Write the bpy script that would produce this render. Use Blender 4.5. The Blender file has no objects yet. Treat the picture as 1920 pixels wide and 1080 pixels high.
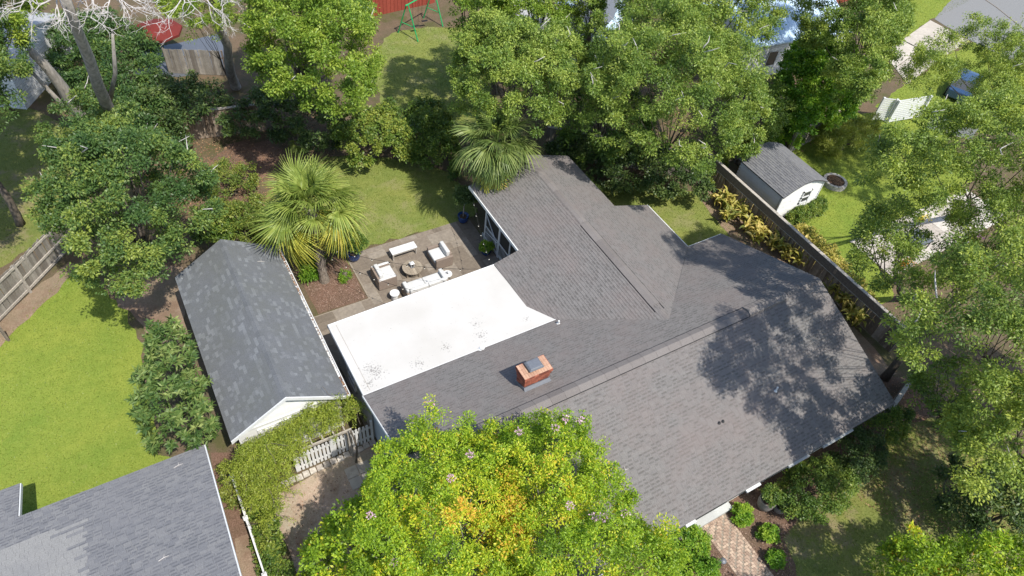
import bpy, math, random
import numpy as np
from mathutils import Vector, Matrix
random.seed(7)
S = bpy.context.scene
# ------------------------------------------------------------------ camera
CAMH = 26.0; FPX = 1316.0
PITCH, YAW, ROLL = (math.radians(a) for a in (48.0, 35.45, 7.9))
_f = np.array([math.sin(YAW)*math.cos(PITCH), math.cos(YAW)*math.cos(PITCH), -math.sin(PITCH)])
_r = np.array([math.cos(YAW), -math.sin(YAW), 0.0]); _u = np.cross(_r, _f)
_c, _s = math.cos(ROLL), math.sin(ROLL)
CR = np.array([_c*_r+_s*_u, -_s*_r+_c*_u, -_f])
C0 = np.array([0, 0, CAMH])
cam = bpy.data.objects.new('camera', bpy.data.cameras.new('camera')); S.collection.objects.link(cam)
cam.matrix_world = Matrix(((CR[0][0], CR[1][0], CR[2][0], 0), (CR[0][1], CR[1][1], CR[2][1], 0), (CR[0][2], CR[1][2], CR[2][2], CAMH), (0, 0, 0, 1)))
cam.data.sensor_width = 36; cam.data.lens = FPX/1920*36; cam.data.clip_end = 2000
S.camera = cam
# ------------------------------------------------------------------ light
SUN = Vector((0.12, -0.62, 1.0)).normalized()      # direction towards the sun
el = math.asin(SUN.z); az = math.atan2(SUN.x, SUN.y)
w = bpy.data.worlds.new('World'); S.world = w; w.use_nodes = True
nt = w.node_tree; bg = nt.nodes['Background']; sk = nt.nodes.new('ShaderNodeTexSky')
sk.sky_type = 'NISHITA'; sk.sun_disc = False; sk.sun_elevation = el; sk.sun_rotation = az
nt.links.new(sk.outputs[0], bg.inputs[0]); bg.inputs[1].default_value = 0.15
sl = bpy.data.lights.new('sun', 'SUN'); sl.energy = 3.7; sl.angle = math.radians(0.55); sl.color = (1.0, 0.95, 0.86)
so = bpy.data.objects.new('sun', sl); S.collection.objects.link(so)
so.rotation_euler = SUN.to_track_quat('Z', 'Y').to_euler()
S.view_settings.view_transform = 'Standard'; S.view_settings.look = 'None'
S.view_settings.exposure = 0.64; S.view_settings.gamma = 1.0
S.render.engine = 'CYCLES'

# ------------------------------------------------------------------ helpers
def ray(px, py):
    return CR.T @ np.array([(px-960)/FPX, -(py-540)/FPX, -1.0])
def at(px, py, z=0.0):
    d = ray(px, py); return C0 + d*((z-CAMH)/d[2])
def aty(px, py, y):
    d = ray(px, py); return C0 + d*(y/d[1])
def pr(p):
    c = CR @ (np.array(p, float)-C0); return (960+FPX*c[0]/-c[2], 540-FPX*c[1]/-c[2])
COL = S.collection
def link(o, parent=None):
    COL.objects.link(o)
    if parent is not None: o.parent = parent
    return o
def tag(o, label=None, cat=None, group=None, kind=None):
    if label: o['label'] = label
    if cat: o['category'] = cat
    if group: o['group'] = group
    if kind: o['kind'] = kind
    return o
def thing(name, label, cat, loc=(0, 0, 0), group=None):
    o = bpy.data.objects.new(name, None); o.location = tuple(float(a) for a in loc); o.empty_display_size = .2
    COL.objects.link(o); return tag(o, label, cat, group)

class MB:
    """collects faces of one mesh"""
    def __init__(s): s.v = []; s.f = []; s.t = []; s.m = []
    def face(s, pts, t=0.5, m=0):
        b = len(s.v); s.v.extend([tuple(map(float, p)) for p in pts]); s.f.append(tuple(range(b, b+len(pts)))); s.t.append(t); s.m.append(m)
    def box(s, a, b, t=0.5, m=0):
        x0, y0, z0 = a; x1, y1, z1 = b; o = len(s.v)
        s.v += [(x0,y0,z0),(x1,y0,z0),(x1,y1,z0),(x0,y1,z0),(x0,y0,z1),(x1,y0,z1),(x1,y1,z1),(x0,y1,z1)]
        for q in ((0,3,2,1),(4,5,6,7),(0,1,5,4),(1,2,6,5),(2,3,7,6),(3,0,4,7)):
            s.f.append(tuple(o+i for i in q)); s.t.append(t); s.m.append(m)
    def prism(s, bot, top, t=0.5, m=0, closed=False):
        n = len(bot); o = len(s.v); s.v += [tuple(map(float, p)) for p in bot]+[tuple(map(float, p)) for p in top]
        s.f.append(tuple(o+n+i for i in range(n))); s.t.append(t); s.m.append(m)
        for i in range(n):
            j = (i+1) % n; s.f.append((o+i, o+j, o+n+j, o+n+i)); s.t.append(t); s.m.append(m)
        if closed: s.f.append(tuple(o+n-1-i for i in range(n))); s.t.append(t); s.m.append(m)
    def tube(s, pts, rad, n=6, t=0.5, m=0):
        pts = [Vector(tuple(map(float, p))) for p in pts]; o = len(s.v); k = len(pts)
        for i, p in enumerate(pts):
            d = (pts[min(i+1, k-1)]-pts[max(i-1, 0)])
            if d.length < 1e-6: d = Vector((0, 0, 1))
            d.normalize(); a = d.orthogonal() if i == 0 else (a - d*a.dot(d))
            if a.length < 1e-6: a = d.orthogonal()
            a.normalize(); b = d.cross(a); r = rad[i] if hasattr(rad, '__len__') else rad
            for j in range(n):
                q = p + a*(r*math.cos(2*math.pi*j/n)) + b*(r*math.sin(2*math.pi*j/n)); s.v.append(tuple(q))
        for i in range(k-1):
            for j in range(n):
                j2 = (j+1) % n; s.f.append((o+i*n+j, o+i*n+j2, o+(i+1)*n+j2, o+(i+1)*n+j)); s.t.append(t); s.m.append(m)
        s.f.append(tuple(o+n-1-j for j in range(n))); s.t.append(t); s.m.append(m)
        s.f.append(tuple(o+(k-1)*n+j for j in range(n))); s.t.append(t); s.m.append(m)
    def lathe(s, c, prof, n=20, t=0.5, m=0, sx=1, sy=1):
        o = len(s.v); k = len(prof)
        for r, z in prof:
            for j in range(n):
                a = 2*math.pi*j/n; s.v.append((c[0]+r*sx*math.cos(a), c[1]+r*sy*math.sin(a), c[2]+z))
        for i in range(k-1):
            for j in range(n):
                j2 = (j+1) % n; s.f.append((o+i*n+j, o+i*n+j2, o+(i+1)*n+j2, o+(i+1)*n+j)); s.t.append(t); s.m.append(m)
        s.f.append(tuple(o+n-1-j for j in range(n))); s.t.append(t); s.m.append(m)
        s.f.append(tuple(o+(k-1)*n+j for j in range(n))); s.t.append(t); s.m.append(m)
    def mesh(s, name, mats, smooth=False):
        me = bpy.data.meshes.new(name); me.from_pydata(s.v, [], s.f)
        for m in (mats if isinstance(mats, (list, tuple)) else [mats]): me.materials.append(m)
        a = me.attributes.new('tint', 'FLOAT', 'FACE'); a.data.foreach_set('value', np.array(s.t, dtype=np.float32))
        if any(s.m): me.polygons.foreach_set('material_index', np.array(s.m, dtype=np.int32))
        if smooth: me.polygons.foreach_set('use_smooth', [True]*len(s.f))
        me.update(); return me
    def obj(s, name, mats, parent=None, smooth=False, kind=None, bevel=0):
        o = bpy.data.objects.new(name, s.mesh(name, mats, smooth)); link(o, parent)
        if parent is not None: o.location = -parent.location if parent.parent is None else (0, 0, 0)
        if kind: o['kind'] = kind
        if bevel:
            b = o.modifiers.new('bevel', 'BEVEL'); b.width = bevel; b.segments = 2; b.limit_method = 'ANGLE'
        return o
def inst(me, name, parent, M, base=None):
    o = bpy.data.objects.new(name, me); link(o, parent)
    if parent is not None: M = Matrix.Translation(-parent.location) @ M
    o.matrix_basis = M; return o
def copy_tree(root, loc, label=None):
    c = root.copy(); COL.objects.link(c); c.location = loc
    if label: c['label'] = label
    for ch in list(root.children):
        d = ch.copy(); COL.objects.link(d); d.parent = c
        for g in list(ch.children):
            e = g.copy(); COL.objects.link(e); e.parent = d
    return c

# ------------------------------------------------------------------ materials
def N(t, k, **kw):
    n = t.nodes.new(k)
    for a, b in kw.items(): setattr(n, a, b)
    return n
def ramp(t, fac, stops):
    r = N(t, 'ShaderNodeValToRGB'); e = r.color_ramp.elements
    while len(e) < len(stops): e.new(.5)
    for q, (p, c) in zip(e, stops): q.position = p; q.color = (*c, 1)
    t.links.new(fac, r.inputs[0]); return r.outputs[0]
def noise(t, scale, detail=4, rough=.6, obj=False, vec=None):
    n = N(t, 'ShaderNodeTexNoise'); n.inputs['Scale'].default_value = scale; n.inputs['Detail'].default_value = detail; n.inputs['Roughness'].default_value = rough
    if vec is None:
        g = N(t, 'ShaderNodeNewGeometry'); vec = g.outputs['Position']
    t.links.new(vec, n.inputs['Vector']); return n.outputs['Fac']
def mix(t, a, b, fac, mode='MIX'):
    m = N(t, 'ShaderNodeMix', data_type='RGBA', blend_type=mode)
    if isinstance(fac, float): m.inputs[0].default_value = fac
    else: t.links.new(fac, m.inputs[0])
    for i, x in ((6, a), (7, b)):
        if isinstance(x, tuple): m.inputs[i].default_value = (*x, 1)
        else: t.links.new(x, m.inputs[i])
    return m.outputs[2]
def math_(t, op, a, b=None):
    m = N(t, 'ShaderNodeMath', operation=op)
    for i, x in ((0, a), (1, b)):
        if x is None: continue
        if isinstance(x, (int, float)): m.inputs[i].default_value = x
        else: t.links.new(x, m.inputs[i])
    return m.outputs[0]
def basemat(name, rough=.8, spec=.3):
    m = bpy.data.materials.new(name); m.use_nodes = True; b = m.node_tree.nodes['Principled BSDF']
    b.inputs['Roughness'].default_value = rough; b.inputs['Specular IOR Level'].default_value = spec
    return m, m.node_tree, b
def tintfac(t, rnd=0.0):
    a = N(t, 'ShaderNodeAttribute', attribute_name='tint').outputs['Fac']
    if rnd:
        o = N(t, 'ShaderNodeObjectInfo').outputs['Random']
        a = math_(t, 'ADD', a, math_(t, 'MULTIPLY', math_(t, 'SUBTRACT', o, .5), rnd))
    return a
def bump(t, b, h, dist=.02, strength=.5):
    n = N(t, 'ShaderNodeBump'); n.inputs['Distance'].default_value = dist; n.inputs['Strength'].default_value = strength
    t.links.new(h, n.inputs['Height']); t.links.new(n.outputs[0], b.inputs['Normal'])
def mat(name, c0, c1, c2=None, rough=.8, spec=.3, rnd=0.0, grain=30, gamt=.25, dirt=None, dscale=.8, bmp=.004, stretch=None):
    """tint attribute picks between colours, fine grain and larger stains on top"""
    m, t, b = basemat(name, rough, spec)
    st = [(0, c0), (1, c1)] if c2 is None else [(0, c0), (.5, c1), (1, c2)]
    col = ramp(t, tintfac(t, rnd), st)
    vec = None
    if stretch:
        g = N(t, 'ShaderNodeNewGeometry'); mp = N(t, 'ShaderNodeMapping'); mp.inputs['Scale'].default_value = stretch
        t.links.new(g.outputs['Position'], mp.inputs['Vector']); vec = mp.outputs[0]
    n = noise(t, grain, 5, .65, vec=vec)
    g2 = ramp(t, n, [(.3, (1-gamt,)*3), (.7, (1+gamt,)*3)])
    col = mix(t, col, g2, 1.0, 'MULTIPLY')
    if dirt:
        d = ramp(t, noise(t, dscale, 6, .7), [(.42, (0, 0, 0)), (.68, (1, 1, 1))])
        col = mix(t, col, dirt, math_(t, 'MULTIPLY', d, .5))
    t.links.new(col, b.inputs['Base Color'])
    if bmp: bump(t, b, n, bmp, .8)
    return m
def leafmat(name, stops, trans=.35, rough=.45, spec=.35, rnd=0.0):
    m, t, b = basemat(name, rough, spec); out = t.nodes['Material Output']
    col = ramp(t, tintfac(t, rnd), stops)
    t.links.new(col, b.inputs['Base Color'])
    tr = N(t, 'ShaderNodeBsdfTranslucent'); c2 = mix(t, col, (1.25, 1.3, .45), .75, 'MULTIPLY'); t.links.new(c2, tr.inputs[0])
    mx = N(t, 'ShaderNodeMixShader'); mx.inputs[0].default_value = trans
    t.links.new(b.outputs[0], mx.inputs[1]); t.links.new(tr.outputs[0], mx.inputs[2]); t.links.new(mx.outputs[0], out.inputs[0])
    return m
M = {}
M['shingle'] = mat('shingle_grey_brown', (.094, .088, .084), (.150, .142, .137), (.194, .184, .177), rough=.95, grain=45, gamt=.35, dirt=(.19, .155, .145), dscale=.5)
M['slate'] = mat('shingle_slate', (.090, .095, .102), (.135, .142, .152), (.215, .228, .242), rough=.95, grain=40, gamt=.35, dirt=(.11, .115, .10), dscale=.6)
M['slate_cap'] = mat('slate_ridge', (.115, .122, .130), (.145, .152, .162), rough=.95, grain=40, gamt=.3)
M['shingle_blue'] = mat('shingle_blue_grey', (.098, .100, .109), (.152, .154, .164), (.25, .246, .237), rough=.95, grain=45, gamt=.3, dirt=(.17, .17, .18), dscale=.4)
M['ridge'] = mat('ridge_cap', (.150, .135, .128), (.190, .173, .164), rough=.95, grain=50, gamt=.3)
M['deck'] = mat('roof_underlay', (.05, .05, .05), (.06, .06, .06), rough=.95)
m, t, b = basemat('white_membrane', .9, .1); M['membrane'] = m
n1 = noise(t, .9, 6, .75); n2 = noise(t, 9, 5, .8)
f = math_(t, 'MULTIPLY', ramp(t, n1, [(.60, (0, 0, 0)), (.70, (1, 1, 1))]), ramp(t, n2, [(.55, (0, 0, 0)), (.62, (1, 1, 1))]))
g_ = N(t, 'ShaderNodeNewGeometry'); tot = None
for (sx, sy, sr) in ((4.77, 15.53, .55), (5.05, 15.1, .5), (6.6, 14.85, .5), (7.9, 15.14, .45), (9.57, 15.7, .4), (9.5, 15.0, .5), (4.5, 14.8, .4), (11.6, 15.0, .3)):
    vd = N(t, 'ShaderNodeVectorMath', operation='DISTANCE'); t.links.new(g_.outputs['Position'], vd.inputs[0]); vd.inputs[1].default_value = (sx, sy, 3.12)
    q_ = math_(t, 'MAXIMUM', math_(t, 'SUBTRACT', 1.0, math_(t, 'DIVIDE', vd.outputs['Value'], sr)), 0.0); tot = q_ if tot is None else math_(t, 'ADD', tot, q_)
n3 = noise(t, 14, 3, .6)
f = ramp(t, math_(t, 'ADD', math_(t, 'MULTIPLY', tot, .20), n3), [(.69, (0, 0, 0)), (.73, (1, 1, 1))])
col = mix(t, (.54, .525, .50), (.22, .21, .20), math_(t, 'MULTIPLY', f, .75))
col = mix(t, col, ramp(t, noise(t, .5, 3), [(.3, (.90, .89, .87)), (.7, (1, 1, 1))]), 1.0, 'MULTIPLY')
t.links.new(col, b.inputs['Base Color'])
M['white'] = mat('white_paint', (.62, .62, .62), (.70, .70, .69), rough=.5, rnd=.3, grain=8, gamt=.06, dirt=(.55, .56, .54), dscale=1.5, bmp=.001)
M['offwhite'] = mat('painted_siding', (.58, .60, .62), (.70, .71, .72), rough=.6, rnd=.3, grain=8, gamt=.08, bmp=.001)
M['bluewall'] = mat('pale_blue_paint', (.36, .44, .50), (.42, .50, .56), rough=.6, grain=6, gamt=.06, bmp=.001)
M['greywall'] = mat('grey_painted_wall', (.33, .34, .34), (.40, .41, .41), rough=.7, grain=10, gamt=.1)
M['red_siding'] = mat('red_siding', (.22, .045, .03), (.32, .07, .045), rough=.7, rnd=.4, grain=12, gamt=.15)
M['green_metal'] = mat('pale_green_metal', (.30, .38, .33), (.36, .44, .38), rough=.5, grain=5, gamt=.1)
M['swing_green'] = mat('green_paint', (.02, .30, .10), (.03, .38, .13), rough=.4, bmp=0)
M['metal'] = mat('dark_flashing', (.10, .11, .13), (.16, .17, .19), rough=.45, spec=.6, grain=14, gamt=.15)
M['black'] = mat('black_metal', (.015, .015, .017), (.03, .03, .033), rough=.5, bmp=0)
M['glass'] = mat('window_glass', (.05, .05, .05), (.08, .08, .078), rough=.08, spec=.9, bmp=0)
M['screen'] = mat('insect_screen', (.030, .030, .028), (.045, .045, .042), rough=.8, bmp=0)
M['brick'] = mat('brick_red', (.15, .045, .03), (.29, .08, .048), (.38, .13, .08), rough=.85, rnd=.9, grain=40, gamt=.3, dirt=(.10, .06, .05), dscale=5)
M['brick_top'] = mat('brick_weathered', (.38, .22, .15), (.50, .31, .21), rough=.9, rnd=.6, grain=30, gamt=.25)
M['mortar'] = mat('mortar', (.30, .25, .21), (.36, .30, .25), rough=.95)
M['wood'] = mat('weathered_wood', (.19, .14, .10), (.30, .23, .17), (.40, .32, .25), rough=.9, rnd=1.0, grain=14, gamt=.4, stretch=(6, 6, .5), dirt=(.09, .07, .05), dscale=1.5)
M['wood_grey'] = mat('grey_fence_wood', (.16, .14, .12), (.25, .23, .20), (.36, .33, .29), rough=.9, rnd=1.0, grain=14, gamt=.35, stretch=(6, 6, .5), dirt=(.14, .12, .10), dscale=2)
M['wood_dark'] = mat('dark_rail_wood', (.14, .11, .09), (.20, .165, .135), rough=.9, grain=10, gamt=.3)
M['cap'] = mat('bleached_cap_board', (.33, .30, .26), (.42, .38, .33), rough=.9, rnd=.5, grain=9, gamt=.3)
M['paver'] = mat('patio_stone', (.155, .128, .100), (.205, .17, .135), (.255, .22, .18), rough=.9, rnd=1.0, grain=7, gamt=.2, dirt=(.14, .115, .095), dscale=1.2)
M['joint'] = mat('sand_joint', (.24, .20, .16), (.28, .24, .19), rough=1)
M['walkbrick'] = mat('tan_paver', (.29, .205, .155), (.37, .27, .205), (.46, .35, .265), rough=.9, rnd=.9, grain=18, gamt=.22)
M['concrete'] = mat('pale_concrete', (.40, .36, .30), (.52, .47, .40), rough=.95, rnd=.4, grain=4, gamt=.2, dirt=(.33, .29, .23), dscale=1.0)
M['slab'] = mat('grey_porch_floor', (.40, .41, .40), (.46, .47, .46), rough=.6, grain=5, gamt=.05)
M['asphalt'] = mat('road_asphalt', (.20, .20, .195), (.26, .26, .255), rough=.95, grain=25, gamt=.2, dirt=(.20, .195, .185), dscale=.25)
M['wicker'] = mat('wicker', (.13, .10, .08), (.24, .19, .155), (.33, .27, .22), rough=.8, rnd=.2, grain=60, gamt=.35)
M['cushion'] = mat('white_cushion', (.52, .52, .51), (.58, .58, .57), rough=.9, grain=6, gamt=.05, bmp=.01)
M['tabletop'] = mat('table_wood', (.22, .18, .135), (.32, .27, .205), rough=.7, rnd=.6, grain=12, gamt=.25)
M['stone'] = mat('stone_ring', (.38, .34, .30), (.50, .46, .41), rough=.95, rnd=.8, grain=10, gamt=.3)
M['pot_blue'] = mat('blue_glaze', (.012, .035, .12), (.02, .06, .19), rough=.18, spec=.8, bmp=0)
M['pot_stone'] = mat('grey_pot', (.17, .15, .14), (.23, .21, .19), rough=.8)
M['soil'] = mat('soil', (.05, .032, .022), (.09, .06, .04), rough=1, grain=20, gamt=.4)
M['litter'] = mat('leaf_litter', (.10, .05, .03), (.28, .15, .085), (.40, .27, .15), rough=.9, rnd=.3, grain=20, gamt=.3)
M['chip'] = mat('mulch_chip', (.10, .06, .042), (.19, .12, .09), (.30, .21, .165), rough=.95, grain=20, gamt=.3)
M['bark'] = mat('grey_bark', (.22, .20, .175), (.33, .30, .265), rough=.95, grain=7, gamt=.4, stretch=(1, 1, .3), bmp=.03)
M['bark_dark'] = mat('dark_bark', (.085, .07, .055), (.15, .125, .10), rough=.95, grain=8, gamt=.4, bmp=.03)
M['deadwood'] = mat('bleached_twigs', (.42, .39, .37), (.52, .49, .47), rough=.9, grain=12, gamt=.2)
M['boots'] = mat('palm_trunk', (.16, .13, .10), (.27, .23, .19), rough=.95, rnd=.5, grain=10, gamt=.4, bmp=.03)
M['umbrella'] = mat('red_canopy', (.13, .020, .016), (.17, .028, .022), rough=.9, grain=4, gamt=.1)
M['blueroof'] = mat('pale_blue_metal', (.42, .55, .68), (.52, .64, .76), rough=.35, spec=.6, grain=3, gamt=.12)
M['lightroof'] = mat('light_grey_roof', (.36, .36, .36), (.44, .44, .44), rough=.8, grain=8, gamt=.15, dirt=(.28, .28, .27))
M['car'] = mat('blue_car_paint', (.02, .05, .11), (.03, .065, .14), rough=.2, spec=.8, bmp=0)
M['bulb'] = mat('bulb_glass', (.7, .66, .55), (.8, .76, .66), rough=.2, bmp=0)
M['pink'] = leafmat('pink_petals', [(0, (.52, .30, .42)), (1, (.68, .46, .58))], .3)
M['orange'] = leafmat('orange_petals', [(0, (.75, .26, .03)), (1, (.85, .42, .05))], .3)
M['yellow'] = leafmat('yellow_petals', [(0, (.70, .55, .04)), (1, (.80, .65, .10))], .3)
M['purple'] = leafmat('purple_petals', [(0, (.14, .02, .16)), (1, (.22, .04, .24))], .2)
L = {}
L['crape'] = leafmat('crape_leaf', [(0, (0.122, 0.211, 0.019)), (0.45, (0.294, 0.445, 0.033)), (0.72, (0.482, 0.568, 0.038)), (0.93, (0.75, 0.655, 0.057)), (1, (0.75, 0.445, 0.067))], .4)
L['oak'] = leafmat('oak_leaf', [(0, (0.099, 0.162, 0.034)), (0.5, (0.212, 0.296, 0.051)), (1, (0.398, 0.457, 0.08))], .32)
L['top'] = leafmat('light_green_leaf', [(0, (0.091, 0.165, 0.022)), (0.5, (0.202, 0.309, 0.04)), (1, (0.383, 0.464, 0.071))], .38)
L['pine'] = leafmat('olive_leaf', [(0, (0.084, 0.151, 0.028)), (0.5, (0.187, 0.277, 0.047)), (1, (0.365, 0.434, 0.085))], .3)
L['left'] = leafmat('maple_leaf', [(0, (0.054, 0.113, 0.034)), (0.5, (0.118, 0.197, 0.049)), (1, (0.295, 0.354, 0.069))], .35)
L['mag'] = leafmat('loquat_leaf', [(0, (.045, .095, .025)), (.5, (.11, .175, .04)), (1, (.27, .32, .10))], .2, .5, .3)
L['hedge'] = leafmat('hedge_leaf', [(0, (0.057, 0.115, 0.021)), (0.5, (0.14, 0.218, 0.036)), (1, (0.304, 0.345, 0.062))], .3)
L['bright'] = leafmat('bright_green_leaf', [(0, (.07, .17, .02)), (.5, (.17, .33, .03)), (1, (.34, .46, .05))], .4)
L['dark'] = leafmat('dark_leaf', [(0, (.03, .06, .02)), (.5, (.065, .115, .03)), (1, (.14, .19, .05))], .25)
L['vine'] = leafmat('vine_leaf', [(0, (.14, .20, .03)), (.5, (.29, .36, .045)), (1, (.46, .50, .09))], .4)
L['palm'] = leafmat('palm_blade', [(0, (.13, .19, .035)), (.5, (.25, .32, .065)), (1, (.42, .46, .12))], .35, rnd=.35)
L['palm_shade_tint'] = leafmat('palm_blade_shade_tint', [(0, (.07, .12, .03)), (.5, (.14, .20, .05)), (1, (.27, .32, .10))], .3, rnd=.35)  # same palm blade, with the shade of the tree over it put into the colour
L['palm_old'] = leafmat('palm_blade_old', [(0, (.30, .32, .05)), (.5, (.50, .47, .07)), (1, (.62, .50, .11))], .35, rnd=.4)
L['varieg'] = leafmat('variegated_leaf', [(0, (.10, .15, .03)), (.45, (.42, .38, .08)), (1, (.72, .56, .20))], .3, rnd=.9)
L['weed'] = leafmat('weed_leaf', [(0, (.10, .17, .03)), (1, (.34, .36, .07))], .35)
L['grass'] = leafmat('grass_blade', [(0, (.12, .17, .03)), (.5, (.20, .255, .045)), (1, (.30, .33, .09))], .3)
def lawnmat(name, a, b_, c, patch=None):
    m, t, b = basemat(name, .95, .1)
    col = ramp(t, noise(t, 16, 6, .75), [(.3, a), (.5, b_), (.72, c)])
    col = mix(t, col, ramp(t, noise(t, .45, 5, .6), [(.3, (.82, .9, .85)), (.7, (1.15, 1.05, 1.05))]), 1.0, 'MULTIPLY')
    col = mix(t, col, ramp(t, noise(t, 2.6, 4, .6), [(.3, (.9, .92, .9)), (.7, (1.1, 1.06, 1.1))]), 1.0, 'MULTIPLY')
    w_ = ramp(t, noise(t, 1.1, 6, .75), [(.60, (0, 0, 0)), (.70, (1, 1, 1))]); col = mix(t, col, tuple(x*.72 for x in b_), math_(t, 'MULTIPLY', w_, .55))
    y_ = ramp(t, noise(t, .8, 6, .75, vec=None), [(.28, (1, 1, 1)), (.38, (0, 0, 0))]); col = mix(t, col, (c[0]*1.05, c[1]*.92, c[2]*1.2), math_(t, 'MULTIPLY', y_, .5))
    if patch:
        d = ramp(t, noise(t, .55, 7, .7), [(.5, (0, 0, 0)), (.62, (1, 1, 1))]); col = mix(t, col, patch, math_(t, 'MULTIPLY', d, .75))
    t.links.new(col, b.inputs['Base Color']); bump(t, b, noise(t, 30, 4, .7), .03, .7); return m
M['lawn'] = lawnmat('lawn_bright', (0.12, 0.171, 0.026), (0.186, 0.243, 0.039), (0.259, 0.306, 0.068))
M['lawn2'] = lawnmat('lawn_back', (0.126, 0.158, 0.041), (0.18, 0.211, 0.054), (0.234, 0.257, 0.081), (0.234, 0.225, 0.099))
M['lawn3'] = lawnmat('lawn_patchy', (0.108, 0.135, 0.036), (0.162, 0.184, 0.05), (0.216, 0.225, 0.081), (0.243, 0.189, 0.117))
M['ground'] = lawnmat('woodland_floor', (.075, .06, .035), (.13, .10, .065), (.19, .15, .10), (.08, .085, .03))
M['mulch'] = lawnmat('red_mulch', (.085, .055, .038), (.155, .10, .072), (.25, .17, .13))
M['gravel'] = lawnmat('sandy_drive', (0.293, 0.23, 0.175), (0.383, 0.31, 0.236), (0.473, 0.394, 0.31), (0.247, 0.146, 0.096))
M['dirt'] = lawnmat('pale_dirt', (0.18, 0.131, 0.09), (0.252, 0.189, 0.135), (0.315, 0.243, 0.18), (0.18, 0.117, 0.081))

# ------------------------------------------------------------------ planar pieces
def clip_convex(poly, clip):
    """Sutherland-Hodgman, clip counter-clockwise"""
    out = poly
    for i in range(len(clip)):
        a = clip[i]; b = clip[(i+1) % len(clip)]; inp = out; out = []
        if not inp: break
        ex, ey = b[0]-a[0], b[1]-a[1]
        side = lambda p: ex*(p[1]-a[1]) - ey*(p[0]-a[0])
        for j in range(len(inp)):
            p = inp[j]; q = inp[(j+1) % len(inp)]; sp, sq = side(p), side(q)
            if sp >= 0: out.append(p)
            if (sp >= 0) != (sq >= 0):
                k = sp/(sp-sq); out.append((p[0]+(q[0]-p[0])*k, p[1]+(q[1]-p[1])*k))
    return out
def area2(p): return sum(p[i][0]*p[(i+1) % len(p)][1]-p[(i+1) % len(p)][0]*p[i][1] for i in range(len(p)))/2
class Plane:
    def __init__(s, O, u, v):
        s.O = Vector(O); s.u = Vector(u).normalized(); s.v = Vector(v); s.v = (s.v-s.u*s.v.dot(s.u)).normalized(); s.n = s.u.cross(s.v)
    def to2(s, p): d = Vector(tuple(map(float, p)))-s.O; return (d.dot(s.u), d.dot(s.v))
    def to3(s, q, h=0.0): return s.O+s.u*q[0]+s.v*q[1]+s.n*h
def ccw(p): return p if area2(p) > 0 else p[::-1]
def courses(pl, region3, expo, widths, thick, gap=0.0, thin=None, rng=random, tint=None, vgap=0.0, notch=0, nmax=.12):
    """yield (bottom3, top3, centre3, tint, uv) for each piece of a coursed covering inside a convex region"""
    reg = ccw([pl.to2(p) for p in region3]); us = [p[0] for p in reg]; vs = [p[1] for p in reg]
    r0 = math.floor(min(vs)/expo); r1 = math.ceil(max(vs)/expo); thin = thick if thin is None else thin
    out = []
    for r in range(r0, r1):
        R = random.Random(r*7919+13); u = math.floor(min(us)/2.0)*2.0-R.random()*widths[-1]*1.5
        R2 = random.Random(r*31+int(u*100))
        while u < max(us):
            wd = R.choice(widths); tt = R.random(); kk = R.random()
            if u+wd > min(us):
                q = [(u+gap/2, r*expo+vgap/2), (u+wd-gap/2, r*expo+vgap/2), (u+wd-gap/2, (r+1)*expo-vgap/2), (u+gap/2, (r+1)*expo-vgap/2)]
                c = clip_convex(q, reg)
                if len(c) >= 3 and area2(c) > 2e-4:
                    th = thick*(1+.35*(kk-.5)); T = tt if tint is None else tint(tt, u+wd/2, (r+.5)*expo); band = None
                    top = []
                    for p in c:
                        k = (p[1]-r*expo)/expo; top.append(pl.to3(p, th*(1-k)+thin*k))
                    if notch and R.random() < notch and T < .9:      # laminated shingle: darker exposed strip above the tab
                        a0, a1 = u+.015+R.random()*.03, u+wd-.02-R.random()*.04
                        bq = clip_convex([(a0, (r+.50)*expo), (a1, (r+.50)*expo), (a1, (r+.96)*expo), (a0, (r+.96)*expo)], reg)
                        if len(bq) >= 3: band = ([pl.to3(p, th*(1-(p[1]-r*expo)/expo)+thin*(p[1]-r*expo)/expo+.0015) for p in bq], max(0, T-.42))
                    out.append(([pl.to3(p, 0) for p in c], top, T, (u+wd/2, r*expo), band))
            u += wd
    return out
def lay(parent, pieces, name, mats, indiv, key=None, stuffname=None):
    """the `indiv` best pieces become their own objects, the rest one stuff part"""
    idx = list(range(len(pieces)))
    if len(pieces) > indiv:
        idx.sort(key=lambda i: key(pieces[i]) if key else 0)
    for n, i in enumerate(idx[:indiv]):
        b, t, T, _, bd = pieces[i]; mb = MB(); mb.prism(b, t, T)
        if bd: mb.face(bd[0], bd[1])
        mb.obj(name, mats, parent)
    rest = idx[indiv:]
    if rest:
        mb = MB()
        for i in rest:
            mb.prism(pieces[i][0], pieces[i][1], pieces[i][2])
            if pieces[i][4]: mb.face(*pieces[i][4])
        mb.obj(stuffname or name+'_field', mats, parent, kind='stuff')
def inview(p, m=0):
    c = CR @ (np.array(p, float)-C0); x = 960+FPX*c[0]/-c[2]; y = 540-FPX*c[1]/-c[2]
    return -m < x < 1920+m and -m < y < 1080+m
def camkey(pc):
    p = pc[1][0]; d = (p-Vector((0, 0, CAMH))).length
    return d + (0 if inview(p, -10) else 1000)

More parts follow.
